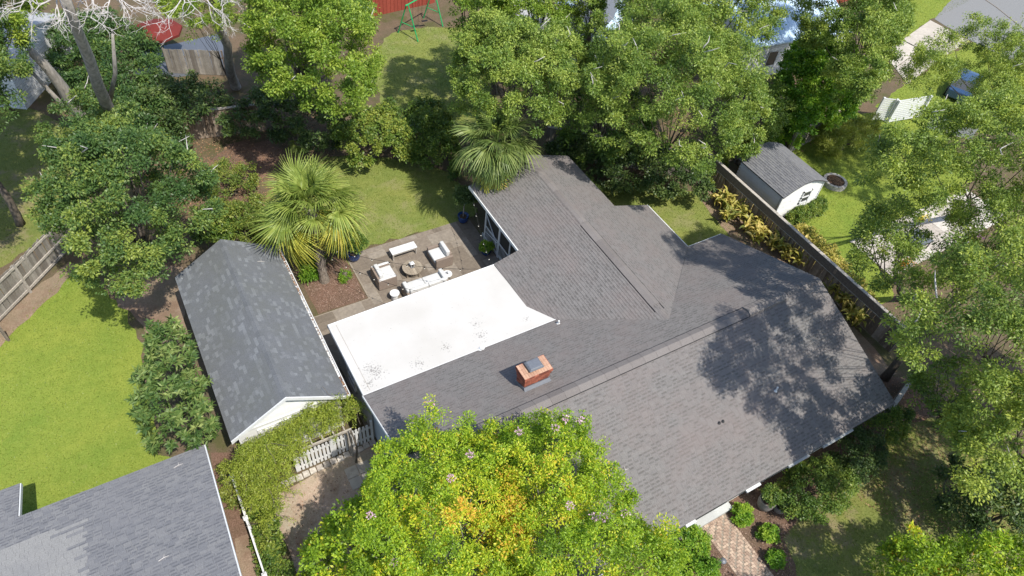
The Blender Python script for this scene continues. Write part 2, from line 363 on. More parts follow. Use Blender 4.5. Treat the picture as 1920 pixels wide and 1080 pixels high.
# ------------------------------------------------------------------ foliage
def rngs(seed): return np.random.default_rng(seed)
def poly_area(P): x, y = P[:, 0], P[:, 1]; return abs(np.dot(x, np.roll(y, -1))-np.dot(y, np.roll(x, -1)))/2
def inside(P, q):
    x, y = q[:, 0], q[:, 1]; r = np.zeros(len(q), bool); n = len(P)
    for i in range(n):
        a, b = P[i], P[(i+1) % n]
        if a[1] == b[1]: continue
        c = ((a[1] > y) != (b[1] > y)) & (x < (b[0]-a[0])*(y-a[1])/(b[1]-a[1])+a[0]); r ^= c
    return r
def edge_dist(P, q):
    d = np.full(len(q), 1e9); n = len(P)
    for i in range(n):
        a, b = P[i], P[(i+1) % n]; ab = b-a; t = np.clip(((q-a)@ab)/max(ab@ab, 1e-9), 0, 1)
        d = np.minimum(d, np.hypot(*(q-(a+t[:, None]*ab)).T))
    return d
def norm(v): return v/np.maximum(np.linalg.norm(v, axis=1, keepdims=True), 1e-9)
def leaves_mesh(name, cen, crad, nleaf, ll, lw, mt, seed, ctint, spread=.9, droop=.15, jit=.16, flat=.75, whorl=False):
    """cen: cluster centres; every cluster carries nleaf real leaf blades"""
    R = rngs(seed); K = len(cen); T = K*nleaf
    c = np.repeat(cen, nleaf, 0); cr = np.repeat(crad, nleaf)[:, None]
    d = norm(R.normal(size=(T, 3))); rr = R.random((T, 1))**.5
    pos = c + d*cr*rr*np.array([1, 1, flat])
    dirn = norm(d*spread + R.normal(size=(T, 3))*.45 + np.array([0, 0, -droop]))
    if whorl:
        pos = c + R.normal(size=(T, 3))*.03; dirn = norm(R.normal(size=(T, 3))*np.array([1, 1, .35])+np.array([0, 0, .25]))
    up = norm(np.array([0, 0, 1.0])+R.normal(size=(T, 3))*.55)
    side = norm(np.cross(dirn, up)); ln = ll*(.7+.6*R.random((T, 1))); wd = lw*(.75+.5*R.random((T, 1)))
    nrm = np.cross(side, dirn)
    v = np.empty((T, 4, 3), np.float32)
    v[:, 0] = pos; v[:, 1] = pos+dirn*ln*.45+side*wd*.5+nrm*ln*.05; v[:, 2] = pos+dirn*ln-nrm*ln*.1; v[:, 3] = pos+dirn*ln*.45-side*wd*.5+nrm*ln*.05
    tint = np.clip(np.repeat(ctint, nleaf)+R.normal(size=T)*jit, 0, 1).astype(np.float32)
    me = bpy.data.meshes.new(name); me.vertices.add(T*4); me.vertices.foreach_set('co', v.ravel())
    me.loops.add(T*4); me.loops.foreach_set('vertex_index', np.arange(T*4, dtype=np.int32))
    me.polygons.add(T); me.polygons.foreach_set('loop_start', np.arange(0, T*4, 4, dtype=np.int32)); me.polygons.foreach_set('loop_total', np.full(T, 4, np.int32))
    me.materials.append(mt); a = me.attributes.new('tint', 'FLOAT', 'FACE'); a.data.foreach_set('value', tint)
    me.update(calc_edges=True); return me
NLEAF = [0]
def dome(poly, zm, ztop, R, seed, dens=1.0, zn=1.0):
    """uneven billow centres under a domed canopy whose outline is poly (world xy)"""
    g = rngs(seed); lo, hi = poly.min(0), poly.max(0); A = poly_area(poly)
    q = lo+(hi-lo)*g.random((5000, 2)); q = q[inside(poly, q)]; dd = edge_dist(poly, q); D = max(dd.max(), R); lobes = []; sp = []
    n = max(4, int(A/(R*R)*dens*1.25)); amp = (ztop-zm)
    for p, d in zip(q, dd):
        if len(lobes) >= n: break
        r = R*(.42+.85*g.random()**1.5)
        if d < min(r*.8, D*.5): r = max(.3*R, d*.95)
        if any((p[0]-l[0])**2+(p[1]-l[1])**2 < (.46*(r+l[3]))**2 for l in lobes): continue
        k = min(d/(D*.95), 1); h = zm+amp*math.sqrt(1-(1-k)**2)
        lobes.append((p[0], p[1], h-r*.35+zn*g.normal()*(.28*R+.05*amp), r))
    # sprays that break the outline
    n2 = int(math.sqrt(A)*3.2/R); m = len(poly)
    for k in range(n2):
        i = g.integers(m); a, b = poly[i], poly[(i+1) % m]; t = g.random(); p = a+(b-a)*t; c = poly.mean(0); p = p+(p-c)/max(np.linalg.norm(p-c), .1)*(g.normal()*.13-.10)*R
        r = R*(.20+.22*g.random()); lobes.append((p[0], p[1], zm+g.normal()*R*.2-r*.2, r))
    return lobes
def clusters(lobes, per, seed, flat=.8, low=-.15):
    g = rngs(seed); C = []
    for x, y, z, r in lobes:
        n = int(per*r*r*.8)+3; d = norm(g.normal(size=(n*3, 3))); d = d[d[:, 2] > low][:n]
        rad = r*(.55+.52*g.random((len(d), 1))); p = np.array([x, y, z])+d*rad*np.array([1, 1, flat]); C.append(p)
        ni = max(1, n//6); C.append(np.array([x, y, z])+g.normal(size=(ni, 3))*r*.35)
    return np.concatenate(C)
def limbs(mb, base, fork, lobes, r0, seed, bark=0, twigs=0, n=6):
    g = random.Random(seed); base = Vector(base); fork = Vector(fork)
    mid = base.lerp(fork, .5)+Vector((g.gauss(0, .12), g.gauss(0, .12), 0))
    mb.tube([base-Vector((0, 0, .1)), base.lerp(mid, .3), mid, fork], [r0*1.35, r0*1.05, r0*.9, r0*.75], 9, .5)
    big = [l for l in lobes if l[3] > .5*max(q[3] for q in lobes)]
    for x, y, z, r in big:
        e = Vector((x, y, z-r*.25)); st = fork.lerp(mid, g.random()*.5); d = e-st
        a = st+d*.35+Vector((g.gauss(0, .12), g.gauss(0, .12), -d.length*.06)); b = st+d*.7+Vector((g.gauss(0, .2), g.gauss(0, .2), -d.length*.05))
        rr = r0*.30
        mb.tube([st, a, b, e], [rr, rr*.65, rr*.4, rr*.2], n, .5)
        dv = Vector((g.gauss(0, 1), g.gauss(0, 1), g.random()*.8)).normalized()
        mb.tube([b, b+dv*r*.5, b+dv*r*.9+Vector((g.gauss(0, .1), g.gauss(0, .1), 0))], [rr*.3, rr*.2, rr*.08], 4, .5)
def tree(name, label, cat, px, zm, ztop, base, leaf, bark='bark_dark', R=1.2, per=14, nleaf=60, ll=.16, lw=.075, cr=.34, tint=(.5, .2), seed=1, group=None, r0=.18, fork=.4, dens=1.0, flat=.8, whorl=False, stems=1, twigs=0, flowers=0, droop=.15, zn=1.0, jit=.16, huefn=None):
    P = np.array([at(x, y, zm)[:2] for x, y in px])
    if zm < 3: zm_, zt_ = zm*.8, ztop*.92
    else: zm_, zt_ = zm, ztop
    lobes = dome(P, zm_, zt_, R, seed, dens, zn)
    C = clusters(lobes, per, seed+5, flat)
    if zm > 2:   # loose inner foliage closes the view through the middle of the crown
        gi = rngs(seed+77); lo, hi = P.min(0), P.max(0); qi = lo+(hi-lo)*gi.random((3000, 2)); qi = qi[inside(P, qi)]; ni = int(poly_area(P)*3.2*dens/max(R, .7)); qi = qi[:ni]; di = edge_dist(P, qi)
        zi = zm-.35+np.minimum(di/max(di.max(), .1), 1)*(ztop-zm)*.5-gi.random(len(qi))*(.3+(ztop-zm)*.2); C = np.concatenate([C, np.column_stack([qi, zi])])
    if zm < 3: C = C[C[:, 2] > .12]
    g = rngs(seed+9); crr = cr*(.5+.75*g.random(len(C)))
    LC = np.array([l[:3] for l in lobes]); lt = g.normal(size=len(lobes))*.15; ct = tint[0]+tint[1]*.8*g.normal(size=len(C))+lt[np.argmin(((C[:, None, :]-LC[None])**2).sum(2), 1)]
    if huefn is not None: ct = ct+huefn(C)
    b = P.mean(0) if base is None else at(*base)[:2]; b = np.array([b[0], b[1], 0.0])
    t = thing(name, label, cat, b, group)
    if zm > 4: nleaf = int(nleaf*1.55); ll *= .77; lw *= .78
    me = leaves_mesh('crown', C, crr, nleaf, ll, lw, L[leaf], seed+3, ct, whorl=whorl, droop=droop, jit=jit)
    NLEAF[0] += len(me.polygons)
    o = bpy.data.objects.new('crown', me); link(o, t); o.location = -t.location
    mb = MB(); cx, cy = P.mean(0); G = random.Random(seed)
    zl = min(l[2] for l in lobes)
    if stems == 1:
        fk = (b[0]+(cx-b[0])*.4, b[1]+(cy-b[1])*.4, max(.3, zm*fork)); limbs(mb, b, fk, lobes, r0, seed)
    else:
        for k in range(stems):
            a = 2*math.pi*k/stems; off = (math.cos(a)*.25, math.sin(a)*.25)
            sub = lobes[k::stems]
            if not sub: continue
            sx = sum(l[0] for l in sub)/len(sub); sy = sum(l[1] for l in sub)/len(sub)
            limbs(mb, (b[0]+off[0], b[1]+off[1], 0), (b[0]+(sx-b[0])*.5, b[1]+(sy-b[1])*.5, zm*.5), sub, r0*.7, seed+k)
    if twigs:
        for k in range(twigs):
            l = lobes[G.randrange(len(lobes))]; a = G.random()*6.28; c = Vector((l[0], l[1], l[2])); d = Vector((math.cos(a)*.8, math.sin(a)*.8, .7)).normalized()
            p1 = c+d*l[3]*.6; p2 = c+d*l[3]*1.0+Vector((G.gauss(0, .1), G.gauss(0, .1), .05)); p3 = p2+d*.35+Vector((G.gauss(0, .15), G.gauss(0, .15), 0))
            mb.tube([p1, p2, p3], [.03, .022, .008], 4, .5, 1)
    mb.obj('trunk', [M[bark], M['deadwood']], t, smooth=True)
    if flowers:
        top = C[np.argsort(-C[:, 2]+g.random(len(C))*3)][:flowers*3]; sel = top[g.choice(len(top), flowers, replace=False)]
        for k, p in enumerate(sel):
            c = p[None]+np.array([0, 0, cr*.9])
            fm = leaves_mesh('flower_cluster', c, np.full(1, .12), 34, .06, .045, M['pink'], seed+50+k, np.full(1, .5), jit=.25)
            fo = bpy.data.objects.new('flower_cluster', fm); link(fo, t); fo.location = -t.location
    return t

# ------------------------------------------------------------------ ground sheets
def sheet(name, pts, z, m, jag=.12, step=.5, kind='structure', seed=1):
    g = random.Random(seed); out = []
    for i in range(len(pts)):
        a = Vector((*pts[i][:2], 0)); b_ = Vector((*pts[(i+1) % len(pts)][:2], 0)); n = max(1, int((b_-a).length/step)); pd = Vector((-(b_-a).y, (b_-a).x, 0))
        if pd.length: pd.normalize()
        for k in range(n):
            p = a.lerp(b_, k/n)+pd*(g.gauss(0, jag) if jag else 0); out.append((p.x, p.y, z))
    import mathutils
    me = bpy.data.meshes.new(name); tri = mathutils.geometry.tessellate_polygon([[Vector(p) for p in out]])
    fs = []
    for t in tri:
        a, b_, c = (Vector(out[i]) for i in t)
        fs.append(tuple(t) if (b_-a).cross(c-a).z > 0 else tuple(reversed(t)))
    me.from_pydata(out, [], fs); me.materials.append(m); me.update()
    o = bpy.data.objects.new(name, me); link(o); o['kind'] = kind; return o
def px0(l): return [at(x, y)[:2] for x, y in l]
gs = MB(); gs.face([(-900, -900, 0), (900, -900, 0), (900, 900, 0), (-900, 900, 0)]); gs.obj('ground', M['ground'], kind='structure')
LAWNS = {
 'left': px0([(-260, 800), (0, 640), (70, 572), (130, 500), (200, 545), (245, 590), (262, 650), (275, 720), (300, 850), (385, 930), (60, 1200), (-500, 1250)]),
 'farleft': px0([(-400, 190), (40, 192), (110, 230), (190, 270), (190, 350), (110, 430), (20, 490), (-300, 640)]),
 'back': px0([(470, 440), (500, 360), (560, 300), (660, 290), (760, 298), (850, 325), (900, 400), (862, 417), (700, 462), (680, 472), (655, 492), (600, 500), (500, 480)]),
 'far': px0([(690, 110), (735, 62), (800, 50), (900, 50), (930, 150), (900, 240), (800, 270), (720, 200)]),
 'rear': px0([(1110, 345), (1220, 352), (1330, 362), (1380, 420), (1430, 520), (1300, 560), (1150, 430)]),
 'shed': px0([(1440, 300), (1560, 215), (1660, 210), (1760, 240), (1830, 330), (1700, 420), (1680, 480), (1670, 560), (1640, 575), (1560, 490), (1470, 400)]),
 'road': px0([(1600, 60), (1660, -40), (1800, -60), (1820, 0), (1740, 42), (1690, 78), (1640, 120)]),
 'verge': px0([(1640, 200), (1690, 165), (1770, 110), (1825, 78), (1880, 105), (1960, 150), (1960, 260), (1740, 240)]),
 'front': px0([(1455, 1010), (1500, 975), (1600, 900), (1720, 780), (1830, 800), (2000, 900), (2100, 1300), (1500, 1350), (1475, 1080)]),
}
LM = dict(left='lawn', farleft='lawn3', back='lawn2', far='lawn2', rear='lawn2', shed='lawn', road='lawn', verge='lawn', front='lawn3')
for i, (k, p) in enumerate(LAWNS.items()): sheet('lawn', p, .004, M[LM[k]], .10, .45, seed=i)
sheet('mulch_bed', [(4.5, 21.45), (6.9, 21.45), (6.9, 24.3), (6.3, 25.2), (5.2, 25.4), (4.4, 24.5)], .008, M['mulch'], .02)
sheet('mulch_bed', px0([(400, 290), (440, 262), (500, 262), (530, 290), (490, 340), (450, 390), (400, 400), (380, 340)]), .008, M['mulch'], .15, seed=5)
sheet('mulch_bed', px0([(1230, 985), (1290, 985), (1400, 915), (1450, 900), (1500, 985), (1470, 1010), (1500, 1110), (1200, 1200), (1150, 1040)]), .008, M['mulch'], .12, seed=6)
sheet('mulch_bed', px0([(1560, 580), (1650, 700), (1720, 720), (1740, 780), (1640, 850), (1460, 950), (1400, 920), (1600, 780)]), .006, M['mulch'], .12, seed=7)
sheet('mulch_bed', px0([(395, 850), (440, 850), (438, 930), (465, 1000), (495, 1120), (440, 1130), (400, 900)]), .006, M['mulch'], .08, seed=8)
sheet('bare_earth', px0([(215, 560), (300, 500), (345, 500), (350, 600), (355, 640), (285, 645), (250, 600)]), .010, M['dirt'], .12, seed=9)
sheet('bare_earth', px0([(0, 600), (60, 545), (130, 490), (150, 500), (70, 580), (0, 650), (-60, 690)]), .009, M['dirt'], .06, seed=10)
sheet('bare_earth', px0([(1320, 350), (1480, 480), (1680, 700), (1650, 720), (1430, 520), (1310, 370)]), .009, M['dirt'], .06, seed=11)
sheet('driveway', [(-.25, 13.6), (2.0, 13.9), (4.25, 14.1), (4.25, 4.0), (.3, 4.0), (-.1, 10.6)], .012, M['gravel'], .04, seed=12)
sheet('bare_earth', px0([(440, 1010), (470, 1000), (520, 1140), (450, 1140)]), .012, M['dirt'], .04, seed=13)

# grass tufts give the lawns real relief
def grass_field():
    g = rngs(4); V = []; Ts = []
    for k, p in LAWNS.items():
        P = np.array(p); lo, hi = P.min(0), P.max(0); A = poly_area(P); n = int(min(A*170, 22000))
        q = lo+(hi-lo)*g.random((int(n*1.6), 2)); q = q[inside(P, q)]
        ok = np.array([inview((x, y, 0), 20) for x, y in q]); q = q[ok] if len(q) else q
        V.append(q)
    q = np.concatenate(V); n = len(q); a = g.random(n)*6.283; h = .035+.035*g.random(n); wv = .012+.012*g.random(n); ln = g.normal(size=(n, 2))*.03
    v = np.zeros((n, 3, 3), np.float32)
    v[:, 0, 0] = q[:, 0]+np.cos(a)*wv; v[:, 0, 1] = q[:, 1]+np.sin(a)*wv
    v[:, 1, 0] = q[:, 0]-np.cos(a)*wv; v[:, 1, 1] = q[:, 1]-np.sin(a)*wv
    v[:, 2, :2] = q+ln; v[:, 2, 2] = h
    me = bpy.data.meshes.new('grass'); me.vertices.add(n*3); me.vertices.foreach_set('co', v.ravel()); me.loops.add(n*3)
    me.loops.foreach_set('vertex_index', np.arange(n*3, dtype=np.int32)); me.polygons.add(n)
    me.polygons.foreach_set('loop_start', np.arange(0, n*3, 3, dtype=np.int32)); me.polygons.foreach_set('loop_total', np.full(n, 3, np.int32))
    me.materials.append(L['grass']); at_ = me.attributes.new('tint', 'FLOAT', 'FACE'); at_.data.foreach_set('value', g.random(n).astype(np.float32)); me.update(calc_edges=True)
    o = bpy.data.objects.new('grass', me); link(o); tag(o, 'short green grass blades growing across the lawns', 'grass', kind='stuff')
grass_field()
def scatter(name, label, cat, poly, n, size, m, z, seed, zfn=None):
    g = rngs(seed); P = np.array(poly); lo, hi = P.min(0), P.max(0); q = lo+(hi-lo)*g.random((n*2, 2)); q = q[inside(P, q)][:n]; mb = MB()
    for x, y in q:
        a = g.random()*6.28; l = size*(.5+g.random()); wd = l*(.3+.3*g.random()); c, s_ = math.cos(a), math.sin(a); zz = (zfn(x, y) if zfn else 0)+z; t1, t2 = g.normal()*.015, g.normal()*.015
        mb.face([(x+c*l, y+s_*l, zz+t1+.01), (x-s_*wd, y+c*wd, zz+.004), (x-c*l, y-s_*l, zz+t2+.012), (x+s_*wd, y-c*wd, zz+.008)], float(g.random()))
    o = mb.obj(name, m); tag(o, label, cat, kind='stuff'); return o
scatter('mulch_chips', 'loose red brown mulch chips beside the brick walkway', 'mulch', px0([(1230, 985), (1290, 985), (1400, 915), (1450, 900), (1500, 985), (1470, 1010), (1500, 1110), (1200, 1200), (1150, 1040)]), 5000, .035, M['chip'], .012, 21)
scatter('mulch_chips', 'brown mulch chips around the palm trunk by the patio', 'mulch', [(4.6, 21.5), (6.85, 21.5), (6.85, 24.2), (4.6, 24.2)], 2500, .035, M['chip'], .012, 22)
scatter('fallen_leaves', 'dry brown leaves scattered over the sandy driveway', 'leaf litter', [(-.1, 10.6), (0, 13.4), (2, 13.7), (4, 13.7), (4, 6), (.4, 6)], 900, .03, M['litter'], .014, 23)
scatter('fallen_leaves', 'brown leaf litter under the trees at the back fence', 'leaf litter', px0([(260, 240), (620, 200), (640, 290), (480, 400), (380, 420), (260, 420)]), 5000, .05, M['litter'], .012, 24)
scatter('fallen_leaves', 'brown leaf litter on shaded ground behind the right houses', 'leaf litter', px0([(940, 60), (1500, 60), (1600, 250), (1350, 340), (1000, 300)]), 5000, .07, M['litter'], .006, 25)
scatter('fallen_leaves', 'leaf litter in the shade beside the front lawn', 'leaf litter', px0([(1640, 700), (1760, 740), (1900, 1000), (1700, 1000), (1560, 900)]), 3500, .035, M['litter'], .012, 26)

# ------------------------------------------------------------------ roads
rd = MB(); rp = [at(*p) for p in ((1752, 36), (1822, 78), (1880, 105), (2060, 190), (2300, -80), (1900, -160), (1800, -20))]
sheet('road', [p[:2] for p in rp], .012, M['asphalt'], .03, seed=31)
sm = MB(); a_, b_ = at(1810, -25), at(1925, 60); sm.tube([(a_[0], a_[1], .013), ((a_[0]+b_[0])/2+.3, (a_[1]+b_[1])/2, .013), (b_[0], b_[1], .013)], .05, 4); sm.obj('road_crack_seal', M['joint'], kind='structure')
dw = thing('concrete_driveway', 'pale concrete driveway slabs running to the road', 'driveway', at(1750, 90)); dw['kind'] = 'structure'; del dw['category']
# four slabs split by joints
cr_ = [[at(1744, 38), at(1818, 77)], [at(1690, 76), at(1762, 112)], [at(1655, 100), at(1700, 160)]]
def lerp(a, b, k): return a+(b-a)*k
for r in range(2):
    for c in range(2):
        q = [lerp(*cr_[r], c/2+.008), lerp(*cr_[r], (c+1)/2-.008), lerp(*cr_[r+1], (c+1)/2-.008), lerp(*cr_[r+1], c/2+.008)]
        q = [lerp(q[0], q[3], .02), lerp(q[1], q[2], .02), lerp(q[1], q[2], .98), lerp(q[0], q[3], .98)]
        q = [(p[0], p[1], .01) for p in q]; 
        if Vector(q[1])-Vector(q[0]) and (Vector(q[1])-Vector(q[0])).cross(Vector(q[2])-Vector(q[1])).z < 0: q = q[::-1]
        mb = MB(); mb.prism(q, [(p[0], p[1], .06) for p in q], random.random()); mb.obj('slab', M['concrete'], dw)

# ------------------------------------------------------------------ patio slabs
pt = thing('patio', 'grey brown stone slab patio behind the flat roof', 'patio', (8, 21, 0)); pt['kind'] = 'structure'; del pt['category']
PR = [((4.2, 14.3), (6.95, 21.4)), ((6.95, 17.6), (13.9, 24.5))]
mb = MB(); mb.box((4.2, 14.3, -.03), (6.95, 21.4, .02)); mb.box((6.95, 17.6, -.03), (13.9, 24.48, .02)); mb.obj('joint_bed', M['joint'], pt)
U = .47; occ = set(); G = random.Random(3)
def inpat(i, j):
    x, y = 4.2+(i+.5)*U, 14.3+(j+.5)*U
    return any(a[0] < x < b[0] and a[1] < y < b[1] for a, b in PR)
for j in range(22):
    for i in range(21):
        if (i, j) in occ or not inpat(i, j): continue
        opts = [(2, 1), (1, 2), (2, 2), (1, 1), (3, 2), (2, 1), (3, 2), (2, 2)]; G.shuffle(opts)
        for a, b in opts+[(1, 1)]:
            cells = [(i+k, j+l) for k in range(a) for l in range(b)]
            if all(c not in occ and inpat(*c) for c in cells): break
        occ.update(cells); x0, y0 = 4.2+i*U, 14.3+j*U; g = .012; hh = .03+G.random()*.006
        x1, y1 = min(x0+a*U, 13.9), min(y0+b*U, 24.5)
        q = [(x0+g, y0+g), (x1-g, y0+g), (x1-g, y1-g), (x0+g, y1-g)]
        mb = MB(); mb.prism([(*p, .0) for p in q], [(*p, hh) for p in q], G.random()); mb.obj('paving_slab', M['paver'], pt)

# ------------------------------------------------------------------ brick walkway
wk = thing('brick_walkway', 'tan herringbone brick walkway to the front porch', 'walkway', (14.8, 3, 0)); wk['kind'] = 'structure'; del wk['category']
mb = MB(); mb.box((14.14, -1.6, -.03), (15.42, 4.98, .022)); mb.obj('joint_bed', M['joint'], wk)
bl, bw = .2, .1; G = random.Random(8); cnt = 0; field = []
X0, X1, Y0, Y1 = 14.26, 15.30, 1.0, 4.86
clipq = [(X0, Y0), (X1, Y0), (X1, Y1), (X0, Y1)]
for k in range(-60, 60):
    for m_ in range(-30, 30):
        ox = X0+k*bw+m_*2*bw; oy = Y0+k*bw-m_*2*bw
        for q in ([(ox, oy), (ox+bl, oy), (ox+bl, oy+bw), (ox, oy+bw)], [(ox+bl, oy+bw-bl+bw-.0), (ox+bl+bw, oy+bw-bl+bw), (ox+bl+bw, oy+2*bw), (ox+bl, oy+2*bw)]):
            if q[0][0] > X1 or q[2][0] < X0 or q[0][1] > Y1 or q[2][1] < Y0: continue
            g = .005; q2 = [(q[0][0]+g, q[0][1]+g), (q[1][0]-g, q[1][1]+g), (q[2][0]-g, q[2][1]-g), (q[3][0]+g, q[3][1]-g)]
            c = clip_convex(q2, clipq)
            if len(c) >= 3 and area2(c) > .002: field.append(c)
for y in np.arange(1.0, 4.9, .1):
    for x in (14.15, 15.31): field.append([(x, y+.005), (x+.1, y+.005), (x+.1, y+.095), (x, y+.095)])
for x in np.arange(14.26, 15.25, .1): field.append([(x+.005, 4.87), (x+.095, 4.87), (x+.095, 4.97), (x+.005, 4.97)])
field.sort(key=lambda c: -c[0][1])
for n, c in enumerate(field[:300]):
    h = .034+G.random()*.004; mb = MB(); mb.prism([(*p, 0) for p in c], [(*p, h) for p in c], G.random()); mb.obj('brick', M['walkbrick'], wk)
if len(field) > 300:
    mb = MB()
    for c in field[300:]: mb.prism([(*p, 0) for p in c], [(*p, .036) for p in c], G.random())
    mb.obj('brick_field', M['walkbrick'], wk, kind='stuff')

# driveway edging: row of pale cobbles and flagstones
ed = thing('stone_edging', 'row of pale edging stones along the top of the sandy driveway', 'edging', (2, 14, 0))
G = random.Random(4)
for k in range(15):
    x = .15+k*.28; y = 13.82+.012*k+G.gauss(0, .015); q = [(x, y), (x+.25, y+G.gauss(0, .01)), (x+.24, y+.24), (x+.01, y+.25)]
    mb = MB(); mb.prism([(*p, .0) for p in q], [(*p, .05+G.random()*.02) for p in q], G.random()); mb.obj('stone', M['stone'], ed)
fl = thing('paver_strip', 'square concrete pavers beside the white picket gate', 'pavers', (3.6, 13, 0))
for k in range(7):
    for c in range(2):
        x = 2.75+c*.5; y = 13.5-k*.5
        if c == 0 and k > 1: continue
        mb = MB(); mb.prism([(x, y-.47, 0), (x+.47, y-.47, 0), (x+.47, y, 0), (x, y, 0)], [(x+.0, y-.47, .035), (x+.47, y-.47, .035), (x+.47, y, .035), (x, y, .035)], G.random()); mb.obj('paver', M['concrete'], fl)

# ------------------------------------------------------------------ main house
H = thing('house', 'large house with grey shingle roof, brick chimney and flat white rear roof', 'house', (14, 10.4, 0))
ZF = lambda y: 2.6+.39*(y-4.82); ZR = lambda y: 4.765-.39*(y-10.37); ZE = lambda x: 4.25-.33*(x-16.4); ZW = lambda x: 4.25-.287*(16.4-x)
XL, XR = 4.12, 23.62
SH = dict(expo=.135, widths=[.2, .24, .28], thick=.018, thin=.002, gap=.004, notch=.62)
def roofplane(parent, zf, regs, u, v, col, tint=None, SHd=SH):
    O = (*regs[0][0], zf(*regs[0][0])); v3 = (v[0], v[1], zf(regs[0][0][0]+v[0], regs[0][0][1]+v[1])-zf(*regs[0][0]))
    pl = Plane(O, (*u, 0), v3); ps = []
    for r in regs:
        p3 = [(x, y, zf(x, y)) for x, y in r]; ps += courses(pl, p3, tint=tint, **SHd)
    return ps
def deck(parent, zf, regs, th=.14, m='deck', fascia='white', off=.004):
    for r in regs:
        r = ccw(list(r)); mb = MB(); mb.prism([(x, y, zf(x, y)-th) for x, y in r], [(x, y, zf(x, y)-off) for x, y in r], .5, 0, True); mb.obj('roof_deck', M[m], parent)
frontR = [[(XL, 4.82), (XR, 4.82), (XR, 10.37), (XL, 10.37)]]
rearR = [[(XL, 10.37), (12.7, 10.37), (12.7, 14.4), (XL, 14.4)], [(12.7, 10.37), (16.4, 10.37), (16.4, 11.69), (12.7, 14.4)], [(16.4, 10.37), (XR, 10.37), (XR, 15.84), (21.4, 15.84), (16.4, 11.69)]]
eastR = [[(16.4, 11.69), (21.4, 15.84), (21.4, 19.2), (16.4, 19.2)], [(16.4, 19.2), (19.15, 19.2), (19.15, 23.5), (16.4, 23.5)]]
westR = [[(12.7, 14.4), (16.4, 11.69), (16.4, 18.5), (12.0, 18.5), (12.0, 15.6)], [(13.25, 18.5), (16.4, 18.5), (16.4, 23.4), (13.25, 23.4)]]
ps = []
rf = thing('x', '', '', (0, 0, 0)); bpy.data.objects.remove(rf)
for zf, rg, u, v in ((lambda x, y: ZF(y), frontR, (1, 0), (0, 1)), (lambda x, y: ZR(y), rearR, (-1, 0), (0, -1)), (lambda x, y: ZE(x), eastR, (0, 1), (-1, 0)), (lambda x, y: ZW(x), westR, (0, -1), (1, 0))):
    deck(H, zf, rg); ps += roofplane(H, zf, rg, u, v, None, lambda a, u_, v_: .55+.22*a)
def shkey(p): return camkey(p) if not (p[1][0].x < 12 and p[1][0].y < 10.0) else 500
lay(H, ps, 'shingle', M['shingle'], 300, shkey, 'shingles')
# white flat roof with raised edge, seam line and drip edge
WZ = lambda x, y: 2.93+(18.35-y)*.068
W5 = [(XL, 14.4), (12.7, 14.4), (12.0, 15.6), (12.0, 18.5), (XL, 18.32)]
mb = MB(); mb.prism([(x, y, WZ(x, y)-.16) for x, y in W5], [(x, y, WZ(x, y)+.0) for x, y in W5], .5, 0, True); fr = mb.obj('flat_roof', M['membrane'], H)
mb = MB(); mb.tube([(XL+.02, 14.4, WZ(0, 14.4)+.015), (XL+.02, 18.32, WZ(0, 18.32)+.015), (12.0, 18.5, WZ(0, 18.5)+.015)], .028, 6); mb.obj('edge_trim', M['white'], H)
mb = MB(); mb.tube([(XL+.32, 14.5, WZ(0, 14.5)+.001), (XL+.32, 18.2, WZ(0, 18.2)+.001)], .008, 4); mb.obj('seam', M['joint'], H)
mb = MB(); mb.box((XL, 18.33, 2.72), (12.0, 18.42, 2.86)); mb.obj('gutter', M['metal'], H)
# flashing where the membrane meets the shingles
mb = MB(); mb.tube([(XL, 14.38, WZ(0, 14.4)+.02), (12.7, 14.38, WZ(0, 14.4)+.02)], .018, 4); mb.obj('flashing', M['white'], H)
# ridge vents and caps, each cap a piece
def caps(parent, p0, p1, slopes, w, step, name='ridge_cap', lift=.03, m='ridge', smooth_part=None):
    p0, p1 = Vector(p0), Vector(p1); d = (p1-p0); Ln = d.length; d.normalize(); n = int(Ln/step); side = Vector((-d.y, d.x, 0)); G = random.Random(int(Ln*100))
    for k in range(n):
        a = p0+d*(k*step); b = p0+d*(k*step+step*1.0); t = G.random(); mb = MB()
        for sgn, sl in ((1, slopes[0]), (-1, slopes[1])):
            o1 = side*sgn*w; l0, l1 = lift+.012, lift
            q = [a+Vector((0, 0, l0)), b+Vector((0, 0, l1)), b+o1+Vector((0, 0, l1-sl*w)), a+o1+Vector((0, 0, l0-sl*w))]
            if sgn > 0: q = q[::1]
            bot = [Vector((x.x, x.y, x.z-lift-.01)) for x in q]
            if (q[1]-q[0]).cross(q[2]-q[1]).z < 0: q = q[::-1]; bot = bot[::-1]
            mb.prism(bot, q, t)
        mb.obj(name, M[m], parent)
caps(H, (4.3, 10.37, 4.765), (19.3, 10.37, 4.765), (.39, .39), .24, .6, lift=.032)
caps(H, (19.3, 10.37, 4.765), (21.6, 10.37, 4.765), (.39, .39), .24, .2, lift=.085)
caps(H, (21.6, 10.37, 4.765), (23.6, 10.37, 4.765), (.39, .39), .12, .25, lift=.015)
caps(H, (16.4, 18.0, 4.25), (16.4, 12.3, 4.25), (.287, .33), .22, .6, lift=.035)
caps(H, (16.4, 23.2, 4.25), (16.4, 18.05, 4.25), (.287, .33), .17, .3, lift=.03)
caps(H, (16.4, 12.25, 4.25), (16.4, 11.75, 4.25), (.287, .33), .12, .25, lift=.015)
